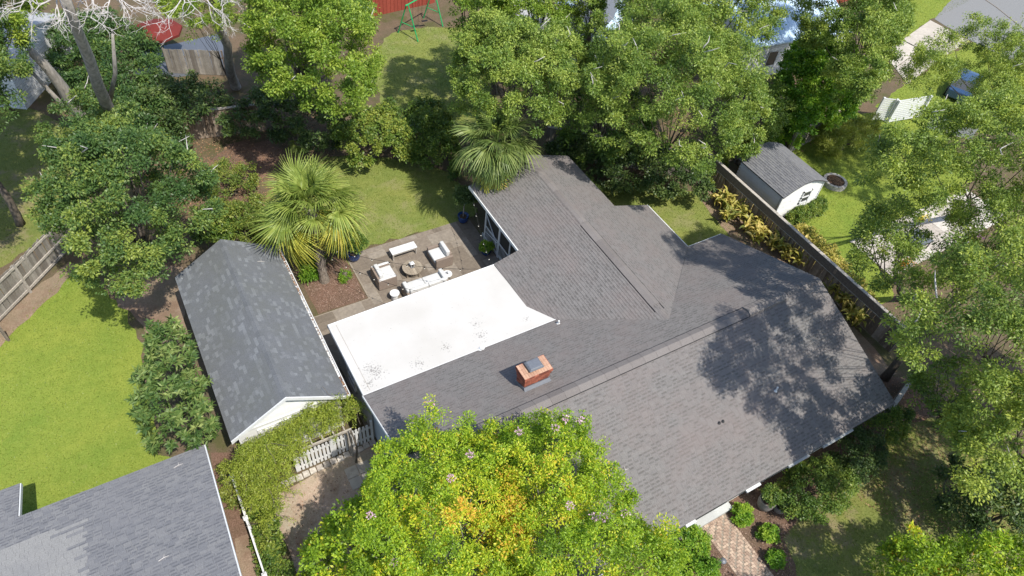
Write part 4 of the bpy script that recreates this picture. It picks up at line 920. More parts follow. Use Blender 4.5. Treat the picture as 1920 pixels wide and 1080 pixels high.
# ------------------------------------------------------------------ background buildings
def simple_house(name, label, a, b, depth, wall_h, rise, wallm, roofm, over=.25, cat='house', board=None, win=(), ridge='along'):
    """gabled building, front wall from a to b on the ground, extends away from the camera"""
    o, Ln, ang = frame2(a, b); f = thing(name, label, cat, o); base = Matrix.Translation(o) @ Matrix.Rotation(ang, 4, 'Z'); h = wall_h
    def part(mb, nm, m): return inst(mb.mesh(nm, M[m]), nm, f, base)
    def sub(mb, nm, m, p): q = bpy.data.objects.new(nm, mb.mesh(nm, M[m])); link(q, p); return q
    mb = MB(); mb.box((0, 0, 0), (Ln, depth, h)); part(mb, 'wall', wallm)
    t = .1
    if ridge == 'along':
        for s in (0, 1):
            y0, y1 = (-over, depth/2) if s == 0 else (depth+over, depth/2); e = h-over*rise/(depth/2)
            q = [(-over, y0, e), (Ln+over, y0, e), (Ln+over, y1, h+rise), (-over, y1, h+rise)]
            if s: q = q[::-1]
            mb = MB(); mb.prism([(x, y, z) for x, y, z in q], [(x, y, z+t) for x, y, z in q], .5, 0, True); r_ = part(mb, 'roof', roofm)
            for k in range(int((Ln+2*over)/.6)):
                x = -over+.3+k*.6; mb = MB(); mb.tube([(x, y0, e+t+.012), (x, y1, h+rise+t+.012)], .016, 4); sub(mb, 'roof_seam', roofm, r_)
        for x in (0, Ln): mb = MB(); mb.prism([(x-.05, 0, h), (x-.05, depth, h), (x-.05, depth/2, h+rise)], [(x+.05, 0, h), (x+.05, depth, h), (x+.05, depth/2, h+rise)], .5, 0, True); part(mb, 'gable', wallm)
    else:
        for s in (0, 1):
            x0, x1 = (-over, Ln/2) if s == 0 else (Ln+over, Ln/2); e = h-over*rise/(Ln/2)
            q = [(x0, -over, e), (x1, -over, h+rise), (x1, depth+over, h+rise), (x0, depth+over, e)]
            if s: q = q[::-1]
            mb = MB(); mb.prism(q, [(x, y, z+t) for x, y, z in q], .5, 0, True); part(mb, 'roof', roofm)
        mb = MB(); mb.prism([(0, .05, h), (Ln, .05, h), (Ln/2, .05, h+rise)], [(0, 0, h), (Ln, 0, h), (Ln/2, 0, h+rise)], .5, 0, True); part(mb, 'gable', wallm)
    if board:
        horiz, stp = board
        if horiz:
            for k in range(int(h/stp)): mb = MB(); mb.box((-.03, -.03, k*stp+.01), (Ln+.03, 0, (k+1)*stp-.012)); part(mb, 'siding_board', wallm)
            for k in range(int(h/stp)): mb = MB(); mb.box((Ln, .0, k*stp+.01), (Ln+.03, depth, (k+1)*stp-.012)); part(mb, 'siding_board', wallm)
        else:
            for k in range(int(Ln/stp)): mb = MB(); mb.box((k*stp+.01, -.03, 0), ((k+1)*stp-.012, 0, h)); part(mb, 'siding_board', wallm)
    for x, z, w_, hh in win:
        mb = MB(); mb.box((x, -.07, z), (x+w_, -.02, z+.06)); mb.box((x, -.07, z+hh-.06), (x+w_, -.02, z+hh)); mb.box((x, -.07, z), (x+.06, -.02, z+hh)); mb.box((x+w_-.06, -.07, z), (x+w_, -.02, z+hh)); wn = part(mb, 'window', 'white')
        mb = MB(); mb.box((x+.05, -.055, z+.05), (x+w_-.05, -.035, z+hh-.05)); sub(mb, 'pane', 'glass', wn)
    return f
simple_house('red_barn', 'red sided outbuilding with pale green metal roof at the top edge', at(648, 42), at(815, 5), 6, 2.6, 1.6, 'red_siding', 'green_metal', board=(False, .3), cat='shed')
simple_house('white_cottage', 'white cottage gable with one dark window among the top trees', at(1030, 128), at(1088, 150), 6, 3.4, 1.6, 'white', 'shingle_grey' if False else 'metal', board=(True, .2), win=((1.8, 1.3, .9, 1.4),), ridge='across')
simple_house('blue_roof_shed', 'small building with pale blue metal roof glimpsed between top trees', at(1110, 135), at(1175, 120), 5, 2.6, 1.0, 'white', 'blueroof', cat='shed', board=(True, .2))
simple_house('long_white_building', 'long white building with pale blue roof behind the right hand top trees', at(1378, 152), at(1560, 118), 6, 2.7, 1.3, 'white', 'blueroof', board=(True, .2), win=((2.2, .8, .9, 1.2), (6, .8, .9, 1.2)))
simple_house('grey_house', 'grey roofed building at the upper left picture edge', at(-90, 190), at(50, 205), 6, 2.6, .9, 'offwhite', 'lightroof', board=(True, .2))
simple_house('white_outbuilding', 'low white outbuilding beside the blue play equipment at the top', at(925, 85), at(985, 110), 4, 2.2, .8, 'white', 'lightroof', cat='shed', board=(True, .2))
simple_house('dark_house', 'dark roofed house corner at the top right among the trees', at(1560, 10), at(1690, -30), 6, 2.8, 1.4, 'red_siding', 'metal', board=(True, .2))
# dark paved yard, red canopy
sheet('paved_yard', px0([(262, 95), (300, 88), (425, 60), (430, 130), (335, 145), (255, 140)]), .012, M['metal'], .03, seed=41)
uc = at(312, 108); um = thing('patio_umbrella', 'open red patio umbrella near the dark paved yard', 'umbrella', uc)
mb = MB(); mb.tube([(uc[0], uc[1], 0), (uc[0], uc[1], 2.35)], .025, 8); mb.obj('pole', M['black'], um)
mb = MB(); mb.lathe((uc[0], uc[1], 0), [(.3, 0), (.3, .05), (.05, .09)], 14); mb.obj('base', M['black'], um)
for k in range(8):
    a0, a1 = k*math.pi/4, (k+1)*math.pi/4; r = 1.45; mb = MB(); top = (uc[0], uc[1], 2.45); p0 = (uc[0]+r*math.cos(a0), uc[1]+r*math.sin(a0), 1.95); p1 = (uc[0]+r*math.cos(a1), uc[1]+r*math.sin(a1), 1.95)
    mb.face([top, p0, p1]); mb.face([p0, (p0[0], p0[1], 1.8), (p1[0], p1[1], 1.8), p1]); mb.obj('canopy_panel', M['umbrella'], um)
    mb = MB(); mb.tube([(uc[0], uc[1], 2.42), (p0[0], p0[1], 1.94)], .012, 4); mb.obj('rib', M['black'], um)
# swing set
sw_ = thing('swing_set', 'green metal swing set standing by the red outbuilding', 'swing set', at(765, 75)); a, b = at(765, 70), at(812, 42)
d = (b-a)/np.linalg.norm(b-a); n_ = np.array([-d[1], d[0], 0]); hh = 2.4
for e in (a, b):
    for s in (-1, 1): mb = MB(); mb.tube([e+n_*s*.9, e+n_*s*.08+np.array([0, 0, hh])], .045, 8); mb.obj('leg', M['swing_green'], sw_)
    mb = MB(); mb.tube([e-n_*.55+np.array([0, 0, .95]), e+n_*.55+np.array([0, 0, .95])], .03, 6); mb.obj('crossbar', M['swing_green'], sw_)
mb = MB(); mb.tube([a-d*.2+np.array([0, 0, hh]), b+d*.2+np.array([0, 0, hh])], .05, 8); mb.obj('top_bar', M['swing_green'], sw_)
for k in (.3, .65):
    c = a+(b-a)*k; mb = MB()
    mb.box((c[0]-.22, c[1]-.09, .5), (c[0]+.22, c[1]+.09, .53)); st = mb.obj('seat', M['black'], sw_)
    for s in (-.2, .2): mb = MB(); mb.tube([(c[0]+s, c[1], .53), (c[0]+s, c[1], hh)], .01, 4); o_ = mb.obj('chain', M['black'], st); o_.location = (0, 0, 0)
# blue car under the trees by the road
cc = at(1800, 172); car = thing('parked_car', 'blue car mostly hidden under the tree beside the road', 'car', cc); ang = math.radians(25); base = Matrix.Translation(Vector(cc)) @ Matrix.Rotation(ang, 4, 'Z')
def carpart(mb, nm, m, bev=0, par=None):
    o_ = inst(mb.mesh(nm, M[m], smooth=False), nm, car, base)
    if bev: q = o_.modifiers.new('b', 'BEVEL'); q.width = bev; q.segments = 3
    return o_
mb = MB(); pf = [(-2.1, .3), (2.15, .3), (2.15, .7), (2.0, .86), (1.0, .95), (-1.7, .98), (-2.1, .9)]; mb.prism([(x, .85, z) for x, z in pf], [(x, -.85, z) for x, z in pf], .5, 0, True); carpart(mb, 'body', 'car', .08)
mb = MB(); pb = [(-1.75, -.78, .95), (.95, -.78, .95), (.95, .78, .95), (-1.75, .78, .95)]; pt_ = [(-1.3, -.62, 1.42), (.25, -.62, 1.42), (.25, .62, 1.42), (-1.3, .62, 1.42)]; mb.prism(pb, pt_); carpart(mb, 'windows', 'glass', .03)
mb = MB(); mb.prism([(x*.98, y*.98, 1.41) for x, y, z in pt_], [(x*.96, y*.94, 1.47) for x, y, z in pt_]); carpart(mb, 'roof', 'car', .03)
for x in (-1.35, 1.4):
    for y in (-.86, .86):
        mb = MB(); mb.tube([(x, y-.09, .32), (x, y+.09, .32)], .32, 18); w_ = carpart(mb, 'wheel', 'black')
# neighbour terrace under the right trees
tp = thing('terrace', 'pale stone slab terrace showing through the right hand trees', 'terrace', at(1720, 470)); tp['kind'] = 'structure'; del tp['category']
a = at(1672, 520); ex = (at(1770, 470)-a); ex[2] = 0; ex = ex/np.linalg.norm(ex); ey = np.array([-ex[1], ex[0], 0]); G = random.Random(12)
for i in range(11):
    for j in range(3):
        p = a+ex*(i*1.0)+ey*(j*1.0); q = [p+ex*.012+ey*.012, p+ex*.988+ey*.012, p+ex*.988+ey*.988, p+ex*.012+ey*.988]
        mb = MB(); mb.prism([(*x[:2], 0) for x in q], [(*x[:2], .05+G.random()*.01) for x in q], G.random()); mb.obj('paving_slab', M['stone'], tp)
tb = at(1712, 462); tt_ = thing('garden_table', 'square grey glass garden table on the pale terrace', 'table', tb)
mb = MB(); mb.box((tb[0]-.55, tb[1]-.55, .70), (tb[0]+.55, tb[1]+.55, .73)); mb.obj('tabletop', M['metal'], tt_)
for sx in (-.5, .46):
    for sy in (-.5, .46): mb = MB(); mb.box((tb[0]+sx, tb[1]+sy, .04), (tb[0]+sx+.05, tb[1]+sy+.05, .70)); mb.obj('leg', M['black'], tt_)
mb = MB(); mb.box((tb[0]-.58, tb[1]-.58, .70), (tb[0]+.58, tb[1]-.55, .745)); mb.box((tb[0]-.58, tb[1]+.55, .70), (tb[0]+.58, tb[1]+.58, .745)); mb.obj('rim', M['black'], tt_)
for (x, y), nm, m_, lb in (((1692, 500), 'flower_pot', 'orange', 'orange flowers in a pot on the pale terrace'), ((1722, 418), 'flower_pot', 'yellow', 'yellow flowers in a pot at the back of the pale terrace'), ((1818, 452), 'flower_pot', 'purple', 'dark purple plant in a pot under the right trees')):
    c = at(x, y); fp = thing(nm, lb, 'flower pot', c); mb = MB(); mb.lathe(tuple(c), [(.14, 0), (.2, .3), (.22, .32), (.18, .33), (.17, .28)], 14); mb.obj('pot', M['pot_stone'], fp)
    cc_ = np.repeat(c[None]+np.array([0, 0, .45]), 8, 0)+rngs(3).normal(size=(8, 3))*.12; me = leaves_mesh('blossom', cc_, np.full(8, .14), 26, .08, .06, M[m_], 7, np.full(8, .5), jit=.3); o_ = bpy.data.objects.new('blossom', me); link(o_, fp); o_.location = -fp.location
# raised ring planter on the shed lawn
rc = at(1563, 345); rg_ = thing('stone_ring_planter', 'round raised stone planter full of dry leaves on the shed lawn', 'planter', rc); G = random.Random(3)
for k in range(16):
    for j in range(2):
        a0, a1 = (k+.5*(j % 2))*math.pi/8+.02, (k+1+.5*(j % 2))*math.pi/8-.02; r0, r1 = .56, .72; P_ = lambda a, r, z: (rc[0]+r*math.cos(a), rc[1]+r*math.sin(a), z)
        q = [(a0, r0), (a0, r1), ((a0+a1)/2, r1*1.01), (a1, r1), (a1, r0)]; mb = MB(); mb.prism([P_(a, r, j*.15+.005) for a, r in q], [P_(a, r, j*.15+.145) for a, r in q], G.random(), 0, True); mb.obj('stone', M['stone'], rg_)
mb = MB(); mb.lathe(tuple(rc), [(.0, 0), (.57, 0), (.57, .26), (0, .29)], 18); mb.obj('soil', M['soil'], rg_)
scatter('fallen_leaves', 'dry leaves heaped inside the round stone planter', 'leaf litter', [(rc[0]+.5*math.cos(a), rc[1]+.5*math.sin(a)) for a in np.arange(0, 6.28, .5)], 350, .04, M['litter'], .29, 45)

# ------------------------------------------------------------------ patio furniture
def cushion(name, a, b, parent, top=.05, m='cushion'):
    mb = MB(); mb.box(a, b); o_ = mb.obj(name, M[m], parent); q = o_.modifiers.new('b', 'BEVEL'); q.width = min(.05, min(b[i]-a[i] for i in range(3))*.42); q.segments = 3
    for p in o_.data.polygons: p.use_smooth = True
    return o_
def seatpiece(name, label, x0, y0, x1, y1, back, cat, extra=()):
    """wicker box seat; back = side the backrest is on: w, e or s"""
    t = thing(name, label, cat, ((x0+x1)/2, (y0+y1)/2, .04)); z0 = .04
    mb = MB(); mb.box((x0+.02, y0+.02, z0+.04), (x1-.02, y1-.02, .40)); mb.obj('seat_base', M['wicker'], t, bevel=.015)
    arm = .13
    if back in 'we':
        bx0, bx1 = (x0, x0+.14) if back == 'w' else (x1-.14, x1)
        mb = MB(); mb.box((bx0, y0+arm, z0+.04), (bx1, y1-arm, .80)); mb.obj('backrest', M['wicker'], t, bevel=.015)
        for ya, yb in ((y0, y0+arm), (y1-arm, y1)): mb = MB(); mb.box((x0, ya, z0+.04), (x1, yb, .70)); mb.obj('armrest', M['wicker'], t, bevel=.015)
        sx0, sx1 = (bx1, x1+.02) if back == 'w' else (x0-.02, bx0)
        cushion('seat_cushion', (sx0, y0+arm+.005, .405), (sx1, y1-arm-.005, .60), t)
        if back == 'w': cushion('back_cushion', (bx1-.03, y0+arm+.01, .60), (bx1+.17, y1-arm-.01, .98), t)
        else: cushion('back_cushion', (bx0-.17, y0+arm+.01, .60), (bx0+.03, y1-arm-.01, .98), t)
    else:
        mb = MB(); mb.box((x0+arm, y0, z0+.04), (x1-arm, y0+.14, .74)); mb.obj('backrest', M['wicker'], t, bevel=.015)
        for xa, xb in ((x0, x0+arm), (x1-arm, x1)): mb = MB(); mb.box((xa, y0, z0+.04), (xb, y1, .68)); mb.obj('armrest', M['wicker'], t, bevel=.015)
        m_ = (x0+x1)/2
        for xa, xb in ((x0+arm+.005, m_-.005), (m_+.005, x1-arm-.005)):
            cushion('seat_cushion', (xa, y0+.14, .405), (xb, y1+.02, .60), t); cushion('back_cushion', (xa, y0+.12, .60), (xb, y0+.30, .95), t)
    for sx in (x0+.03, x1-.08):
        for sy in (y0+.03, y1-.08): mb = MB(); mb.box((sx, sy, .03), (sx+.05, sy+.05, .09)); mb.obj('foot', M['wood_dark'], t)
    return t
ac = seatpiece('armchair', 'wicker armchair with white cushions at the left of the round table', 7.58, 21.56, 8.52, 22.66, 'w', 'armchair')
for a, b in (((7.62, 21.57, .70), (8.5, 21.70, .75)), ((7.62, 22.52, .70), (8.5, 22.65, .75))): cushion('arm_pad', a, b, ac)
ac = seatpiece('armchair', 'wicker armchair with big white back pillow near the screened porch', 10.66, 21.66, 11.58, 22.78, 'e', 'armchair')
sf = seatpiece('sofa', 'long white cushioned wicker sofa tucked by the flat roof edge', 8.50, 20.1, 10.68, 21.08, 's', 'sofa')
cushion('throw_pillow', (8.52, 20.35, .66), (8.72, 21.0, .86), sf); cushion('throw_pillow', (10.44, 20.35, .66), (10.66, 21.06, .86), sf)
tc = (9.52, 22.02, .04); ct = thing('coffee_table', 'round brown wooden coffee table in the middle of the patio seating', 'table', tc); G = random.Random(9)
for k in range(7):
    x0 = -.5+k*.143; x1 = x0+.139; pts = []
    for i in range(9): 
        y = -1+i/4.; 
    n_ = 6; xs = [x0+(x1-x0)*i/n_ for i in range(n_+1)]; up = [(x, math.sqrt(max(.25-x*x, 0))) for x in xs]; q = [(x, -y) for x, y in up]+[(x, y) for x, y in up[::-1]]
    q2 = [q[0]]
    for p in q[1:]:
        if math.hypot(p[0]-q2[-1][0], p[1]-q2[-1][1]) > 1e-4: q2.append(p)
    mb = MB(); mb.prism([(tc[0]+x, tc[1]+y, .42) for x, y in q2], [(tc[0]+x, tc[1]+y, .455) for x, y in q2], G.random(), 0, True); mb.obj('plank', M['tabletop'], ct)
mb = MB(); mb.lathe((tc[0], tc[1], 0), [(.44, .34), (.46, .34), (.46, .42), (.44, .42)], 28); mb.obj('apron', M['tabletop'], ct)
for k in range(4):
    a = k*math.pi/2+.5; c_, s_ = math.cos(a)*.40, math.sin(a)*.40; mb = MB(); mb.box((tc[0]+c_-.04, tc[1]+s_-.04, .03), (tc[0]+c_+.04, tc[1]+s_+.04, .42)); mb.obj('leg', M['tabletop'], ct)
mb = MB(); mb.lathe((tc[0], tc[1], 0), [(0, .12), (.36, .12), (.36, .15), (0, .15)], 24); mb.obj('lower_shelf', M['tabletop'], ct)
ln = thing('lantern', 'small silver lantern standing on the round coffee table', 'lantern', (tc[0], tc[1]+.05, .455)); x, y, z = ln.location
mb = MB(); mb.box((x-.10, y-.10, z), (x+.10, y+.10, z+.03)); mb.obj('base', M['metal'], ln)
for sx in (-.085, .065):
    for sy in (-.085, .065): mb = MB(); mb.box((x+sx, y+sy, z+.03), (x+sx+.02, y+sy+.02, z+.25)); mb.obj('corner_post', M['white'], ln)
mb = MB(); mb.box((x-.07, y-.07, z+.03), (x+.07, y+.07, z+.24)); mb.obj('glass', M['glass'], ln)
mb = MB(); mb.prism([(x-.11, y-.11, z+.25), (x+.11, y-.11, z+.25), (x+.11, y+.11, z+.25), (x-.11, y+.11, z+.25)], [(x-.03, y-.03, z+.33), (x+.03, y-.03, z+.33), (x+.03, y+.03, z+.33), (x-.03, y+.03, z+.33)], .5, 0, True); mb.obj('lid', M['white'], ln)
bn = thing('bench', 'slim white bench at the back of the patio beside the lawn', 'bench', (9.6, 23.35, .04))
for k in range(3): mb = MB(); mb.box((8.95, 23.15+k*.155, .47), (10.3, 23.15+k*.155+.148, .51), random.random()); mb.obj('slat', M['white'], bn)
for x in (8.97, 10.21):
    for y in (23.16, 23.53): mb = MB(); mb.box((x, y, .03), (x+.07, y+.07, .47)); mb.obj('leg', M['tabletop'] if False else M['cap'], bn)
for y in (23.17, 23.57): mb = MB(); mb.box((9.04, y, .38), (10.21, y+.025, .47)); mb.obj('apron', M['cap'], bn)
for (x, y), lb in (((740, 549), 'round white drum side table to the left of the sofa'), ((839, 513), 'round white side table with small ornament right of the sofa')):
    c = at(x, y, .5); st = thing('side_table', lb, 'side table', (c[0], c[1], .04)); mb = MB()
    if x < 800: mb.lathe((c[0], c[1], 0), [(.16, .035), (.19, .06), (.15, .25), (.19, .44), (.17, .46)], 22); mb.obj('drum', M['white'], st, smooth=True)
    else:
        for k in range(3): a = k*2.09; mb.tube([(c[0]+.17*math.cos(a), c[1]+.17*math.sin(a), .03), (c[0]+.05*math.cos(a), c[1]+.05*math.sin(a), .46)], .014, 5)
        mb.obj('legs', M['metal'], st)
    mb = MB(); mb.lathe((c[0], c[1], 0), [(.0, .46), (.23, .46), (.235, .48), (.23, .50), (0, .50)], 26); mb.obj('tabletop', M['white'], st)
    if x > 800:
        orn = thing('table_ornament', 'small grey metal ornament on the white side table', 'ornament', (c[0], c[1], .5)); mb = MB(); mb.tube([(c[0], c[1], .5), (c[0], c[1], .66)], .012, 6); mb.lathe((c[0], c[1], .5), [(.05, 0), (.05, .015), (.02, .03)], 10); mb.obj('stem', M['metal'], orn); mb = MB(); mb.lathe((c[0]-.03, c[1], .6), [(.0, 0), (.035, .03), (.0, .07)], 8); mb.obj('bulb', M['metal'], orn)
# potted plants on the patio
def potted(label, c, r, h, potm, leaf, R, zc, cat='potted plant', seed=1, trunk=False, nl=50, n=70, ll=.13, lw=.07, tint=(.5, .2), z0=.03, holder=None):
    t = thing('potted_plant', label, cat, (c[0], c[1], z0)); mb = MB()
    mb.lathe((c[0], c[1], z0), [(r*.62, 0), (r*.85, h*.25), (r*1.0, h*.62), (r*.94, h*.9), (r*1.04, h), (r*.93, h*1.0), (r*.88, h*.86), (.02, h*.86)], 24); pt__ = mb.obj('pot', M[potm], t, smooth=True)
    mb = MB(); mb.lathe((c[0], c[1], z0), [(0, h*.85), (r*.86, h*.85), (0, h*.89)], 14); o_ = mb.obj('soil', M['soil'], t)
    g = rngs(seed); d = norm(g.normal(size=(n, 3))); d[:, 2] = np.abs(d[:, 2])*.9-.25*g.random(n); C = np.array([c[0], c[1], zc])+d*R*(.5+.5*g.random((n, 1)))
    me = leaves_mesh('foliage', C, np.full(n, R*.28), nl, ll, lw, L[leaf], seed+1, tint[0]+tint[1]*g.normal(size=n)); o_ = bpy.data.objects.new('foliage', me); link(o_, t); o_.location = -t.location
    mb = MB(); G = random.Random(seed)
    if trunk: mb.tube([(c[0], c[1], z0+h*.8), (c[0]+.02, c[1], zc-R*.3)], [.035, .028], 7)
    for k in range(8): a = k*.785; mb.tube([(c[0], c[1], (zc-R*.4) if trunk else z0+h*.8), (c[0]+math.cos(a)*R*.6, c[1]+math.sin(a)*R*.6, zc+G.random()*R*.4)], [.018, .008], 4)
    mb.obj('stem', M['bark'] if trunk else M['bark_dark'], t); return t
c = at(868, 416); potted('small tree in a cobalt blue pot at the patio corner by the porch', c, .30, .45, 'pot_blue', 'dark', .62, 1.75, seed=3, trunk=True, tint=(.75, .2), n=60)
c = at(664, 487); potted('leafy bush in a blue pot next to the palm bed', c, .33, .5, 'pot_blue', 'hedge', .62, 1.25, seed=4, trunk=True, tint=(.4, .2), n=60)
c = at(911, 476); potted('lime green plant in a low blue pot below the porch rail', c, .27, .32, 'pot_blue', 'bright', .34, .50, seed=5, tint=(.75, .2), n=45, nl=30, ll=.11, lw=.08)
c = at(1430, 950); potted('rounded shrub in a tall grey pot beside the front porch', c, .34, .70, 'pot_stone', 'hedge', .42, 1.05, seed=6, tint=(.4, .2), n=60, ll=.07, lw=.05, z0=0)
c = at(1458, 955); potted('second shaded shrub in a grey pot, right of the tall one', c, .30, .45, 'pot_stone', 'dark', .38, .75, seed=7, tint=(.7, .2), n=50, ll=.07, lw=.05, z0=0)
# path lamp
c = at(1349, 1060); pl_ = thing('path_light', 'small round topped metal path light beside the brick walkway', 'path light', c)
mb = MB(); mb.tube([(c[0], c[1], -.05), (c[0], c[1], .46)], .014, 6); mb.obj('stake', M['black'], pl_)
mb = MB(); mb.lathe((c[0], c[1], .40), [(.0, .02), (.035, .0), (.035, .06), (.0, .06)], 12); mb.obj('lamp', M['bulb'], pl_)
mb = MB(); mb.lathe((c[0], c[1], .46), [(.13, 0), (.12, .02), (.05, .06), (.0, .07)], 20); mb.obj('cap', M['metal'], pl_, smooth=True)
# string lights
def wire(label, a, b, sag, n, seed):
    a, b = Vector(a), Vector(b); t = thing('string_lights', label, 'string lights', a); pts = [a.lerp(b, k/16)-Vector((0, 0, sag*4*(k/16)*(1-k/16))) for k in range(17)]
    mb = MB(); mb.tube(pts, .008, 4); mb.obj('cable', M['black'], t)
    for k in range(1, n):
        s = k/n; p = a.lerp(b, s)-Vector((0, 0, sag*4*s*(1-s))); mb = MB(); mb.tube([p, p-Vector((0, 0, .07))], .022, 6); so_ = mb.obj('socket', M['black'], t); mb = MB(); mb.lathe((p.x, p.y, p.z-.13), [(.0, 0), (.028, .02), (.03, .045), (.015, .065)], 8); bo = mb.obj('bulb', M['bulb'], so_); bo.location = (0, 0, 0)
    return t
wire('string of bulbs from the palm trunk across the armchair to the flat roof', (5.5, 23.4, 2.4), (11.2, 18.5, 3.0), .45, 9, 1)
wire('string of bulbs from the palm over the left paving to the flat roof', (5.4, 23.3, 2.2), (8.2, 18.45, 2.98), .35, 7, 2)
wire('string of bulbs from the porch post down to the flat roof corner', (13.3, 23.2, 3.1), (11.9, 18.5, 3.0), .5, 8, 3)
# small fallen twigs on roofs
G = random.Random(11)
for (x, y), zf, lb in (((490, 491), ge, 'pale fallen twig lying on the upper garage roof'), ((308, 1046), nz, 'forked pale twig lying on the neighbouring roof'), ((335, 873), nz, 'thin straw on the far corner of the neighbouring roof'), ((1172, 882), lambda x, y: ZF(y), 'pale twig on the front roof beside the pink flowered tree')):
    p = onpl(x, y, zf); mb = MB(); p = Vector(p); u_ = Vector((1, .3, 0)); 
    f_ = lambda q: (q[0], q[1], zf(q[0], q[1])+.035)
    mb.tube([f_(p-u_*.16), f_(p), f_(p+u_*.14+Vector((0, -.05, 0)))], [.012, .012, .006], 5); mb.tube([f_(p), f_(p+Vector((.02, .13, 0)))], [.012, .006], 5)
    tag(mb.obj('fallen_twig', M['deadwood']), lb, 'twig')

# ------------------------------------------------------------------ trees
# front crape myrtles: upright plumes of bright leaves with pink flowers
def hue_c(cx, cy, r, amp):
    return lambda C: amp*np.exp(-((C[:, 0]-cx)**2+(C[:, 1]-cy)**2)/(r*r))
yc = at(890, 960, 7)
tree('crape_myrtle', 'bright green crape myrtle with pink flowers beside the sandy driveway', 'tree', [(680, 1180), (668, 1060), (690, 960), (705, 890), (735, 850), (795, 825), (850, 832), (905, 830), (960, 840), (985, 960), (985, 1040), (985, 1200), (800, 1230)], 4.6, 6.6, (830, 1130), 'crape', R=.62, per=26, nleaf=52, ll=.108, lw=.052, cr=.25, tint=(.42, .12), seed=11, zn=1.9, r0=.14, stems=4, dens=1.7, flat=1.5, flowers=6, droop=-.1, huefn=hue_c(yc[0], yc[1], 1.6, .32), bark='bark')
tree('crape_myrtle', 'lower green crape myrtle without flowers nearest the sandy driveway', 'tree', [(552, 1160), (575, 1025), (615, 975), (665, 960), (700, 925), (740, 960), (740, 1060), (720, 1180)], 2.6, 4.0, (700, 1090), 'crape', R=.6, per=26, nleaf=42, ll=.12, lw=.065, cr=.25, tint=(.40, .12), seed=16, zn=1.9, r0=.09, stems=3, dens=1.6, flat=1.4, droop=-.1, bark='bark')
yc2 = at(960, 940, 7)
tree('crape_myrtle', 'golden tinged crape myrtle with pink flowers in front of the grey roof', 'tree', [(935, 1200), (925, 1000), (930, 880), (940, 830), (990, 815), (1050, 820), (1085, 850), (1120, 895), (1155, 945), (1180, 990), (1240, 1012), (1270, 1070), (1230, 1200)], 4.8, 6.9, (1040, 1130), 'crape', R=.62, per=26, nleaf=52, ll=.108, lw=.052, cr=.25, tint=(.44, .12), seed=12, zn=1.9, r0=.14, stems=5, dens=1.7, flat=1.5, flowers=8, droop=-.1, huefn=hue_c(yc2[0], yc2[1], 1.3, .35), bark='bark')
tree('crape_myrtle', 'young crape myrtle with a few pink flowers at the bottom right corner', 'tree', [(1655, 1090), (1655, 1035), (1690, 1010), (1720, 1045), (1760, 1030), (1850, 1030), (1930, 1030), (2010, 1100), (1900, 1200), (1660, 1170)], 3.6, 5.2, None, 'crape', R=.55, per=24, nleaf=40, ll=.12, lw=.06, cr=.24, tint=(.36, .14), seed=13, zn=1.9, r0=.10, stems=3, dens=1.5, flat=1.4, flowers=2, droop=-.1, bark='bark')
tree('front_shrub', 'leafy green shrub left of the brick walkway near the porch', 'shrub', [(1215, 1010), (1250, 985), (1300, 990), (1330, 1020), (1320, 1045), (1270, 1045)], .5, 1.1, None, 'bright', R=.32, per=60, nleaf=40, ll=.09, lw=.05, cr=.16, tint=(.5, .2), seed=14, r0=.03, dens=1.4)
tree('front_shrub', 'leafy green shrub left of the walkway at the bottom edge', 'shrub', [(1220, 1060), (1280, 1045), (1340, 1060), (1345, 1085), (1280, 1110)], .5, 1.1, None, 'bright', R=.32, per=60, nleaf=40, ll=.09, lw=.05, cr=.16, tint=(.5, .2), seed=15, r0=.03, dens=1.4)
for i, ((x, y), r, lb, tn) in enumerate((((1393, 965), 20, 'low bright green shrub closest to the porch slab', .65), ((1440, 1002), 18, 'low bright green shrub in the middle of the mulch bed', .6), ((1455, 1048), 16, 'low green shrub by the lawn edge at the bottom', .4))):
    tree('low_shrub', lb, 'shrub', [(x+r*math.cos(a), y+r*.85*math.sin(a)) for a in np.arange(0, 6.28, .7)], .25, .5, None, 'bright', R=.2, per=110, nleaf=26, ll=.08, lw=.06, cr=.1, tint=(tn, .12), seed=20+i, r0=.02, dens=1.5, group='low shrubs beside the walkway')
tree('round_shrub', 'large dark rounded shrub in the shade below the front eave', 'shrub', [(1465, 905), (1490, 875), (1540, 862), (1590, 880), (1605, 920), (1570, 960), (1520, 975), (1475, 955)], 1.0, 1.7, None, 'hedge', R=.5, per=44, nleaf=46, ll=.09, lw=.05, cr=.2, tint=(.45, .15), seed=31, r0=.05, dens=1.6)
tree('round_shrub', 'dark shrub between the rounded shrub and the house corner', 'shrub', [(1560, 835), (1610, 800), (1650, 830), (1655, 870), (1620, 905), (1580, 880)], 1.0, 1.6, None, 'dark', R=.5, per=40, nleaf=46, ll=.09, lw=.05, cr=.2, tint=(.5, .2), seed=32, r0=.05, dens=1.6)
tree('round_shrub', 'green shrub at the right front corner of the house', 'shrub', [(1630, 790), (1670, 765), (1700, 780), (1700, 815), (1660, 830)], 1.0, 1.7, None, 'hedge', R=.45, per=40, nleaf=46, ll=.1, lw=.05, cr=.2, tint=(.5, .2), seed=33, r0=.05, dens=1.6)
# loquat with large whorled leaves
tree('loquat_tree', 'small tree with big leathery leaves between lawn and garage', 'tree', [(262, 790), (255, 750), (285, 715), (290, 650), (330, 615), (352, 645), (375, 690), (392, 730), (402, 790), (385, 832), (340, 828), (285, 838), (272, 815)], 3.0, 4.9, (352, 800), 'mag', R=.6, per=34, nleaf=16, ll=.22, lw=.07, cr=.1, tint=(.42, .2), seed=41, r0=.09, dens=1.5, whorl=True, flat=.95)
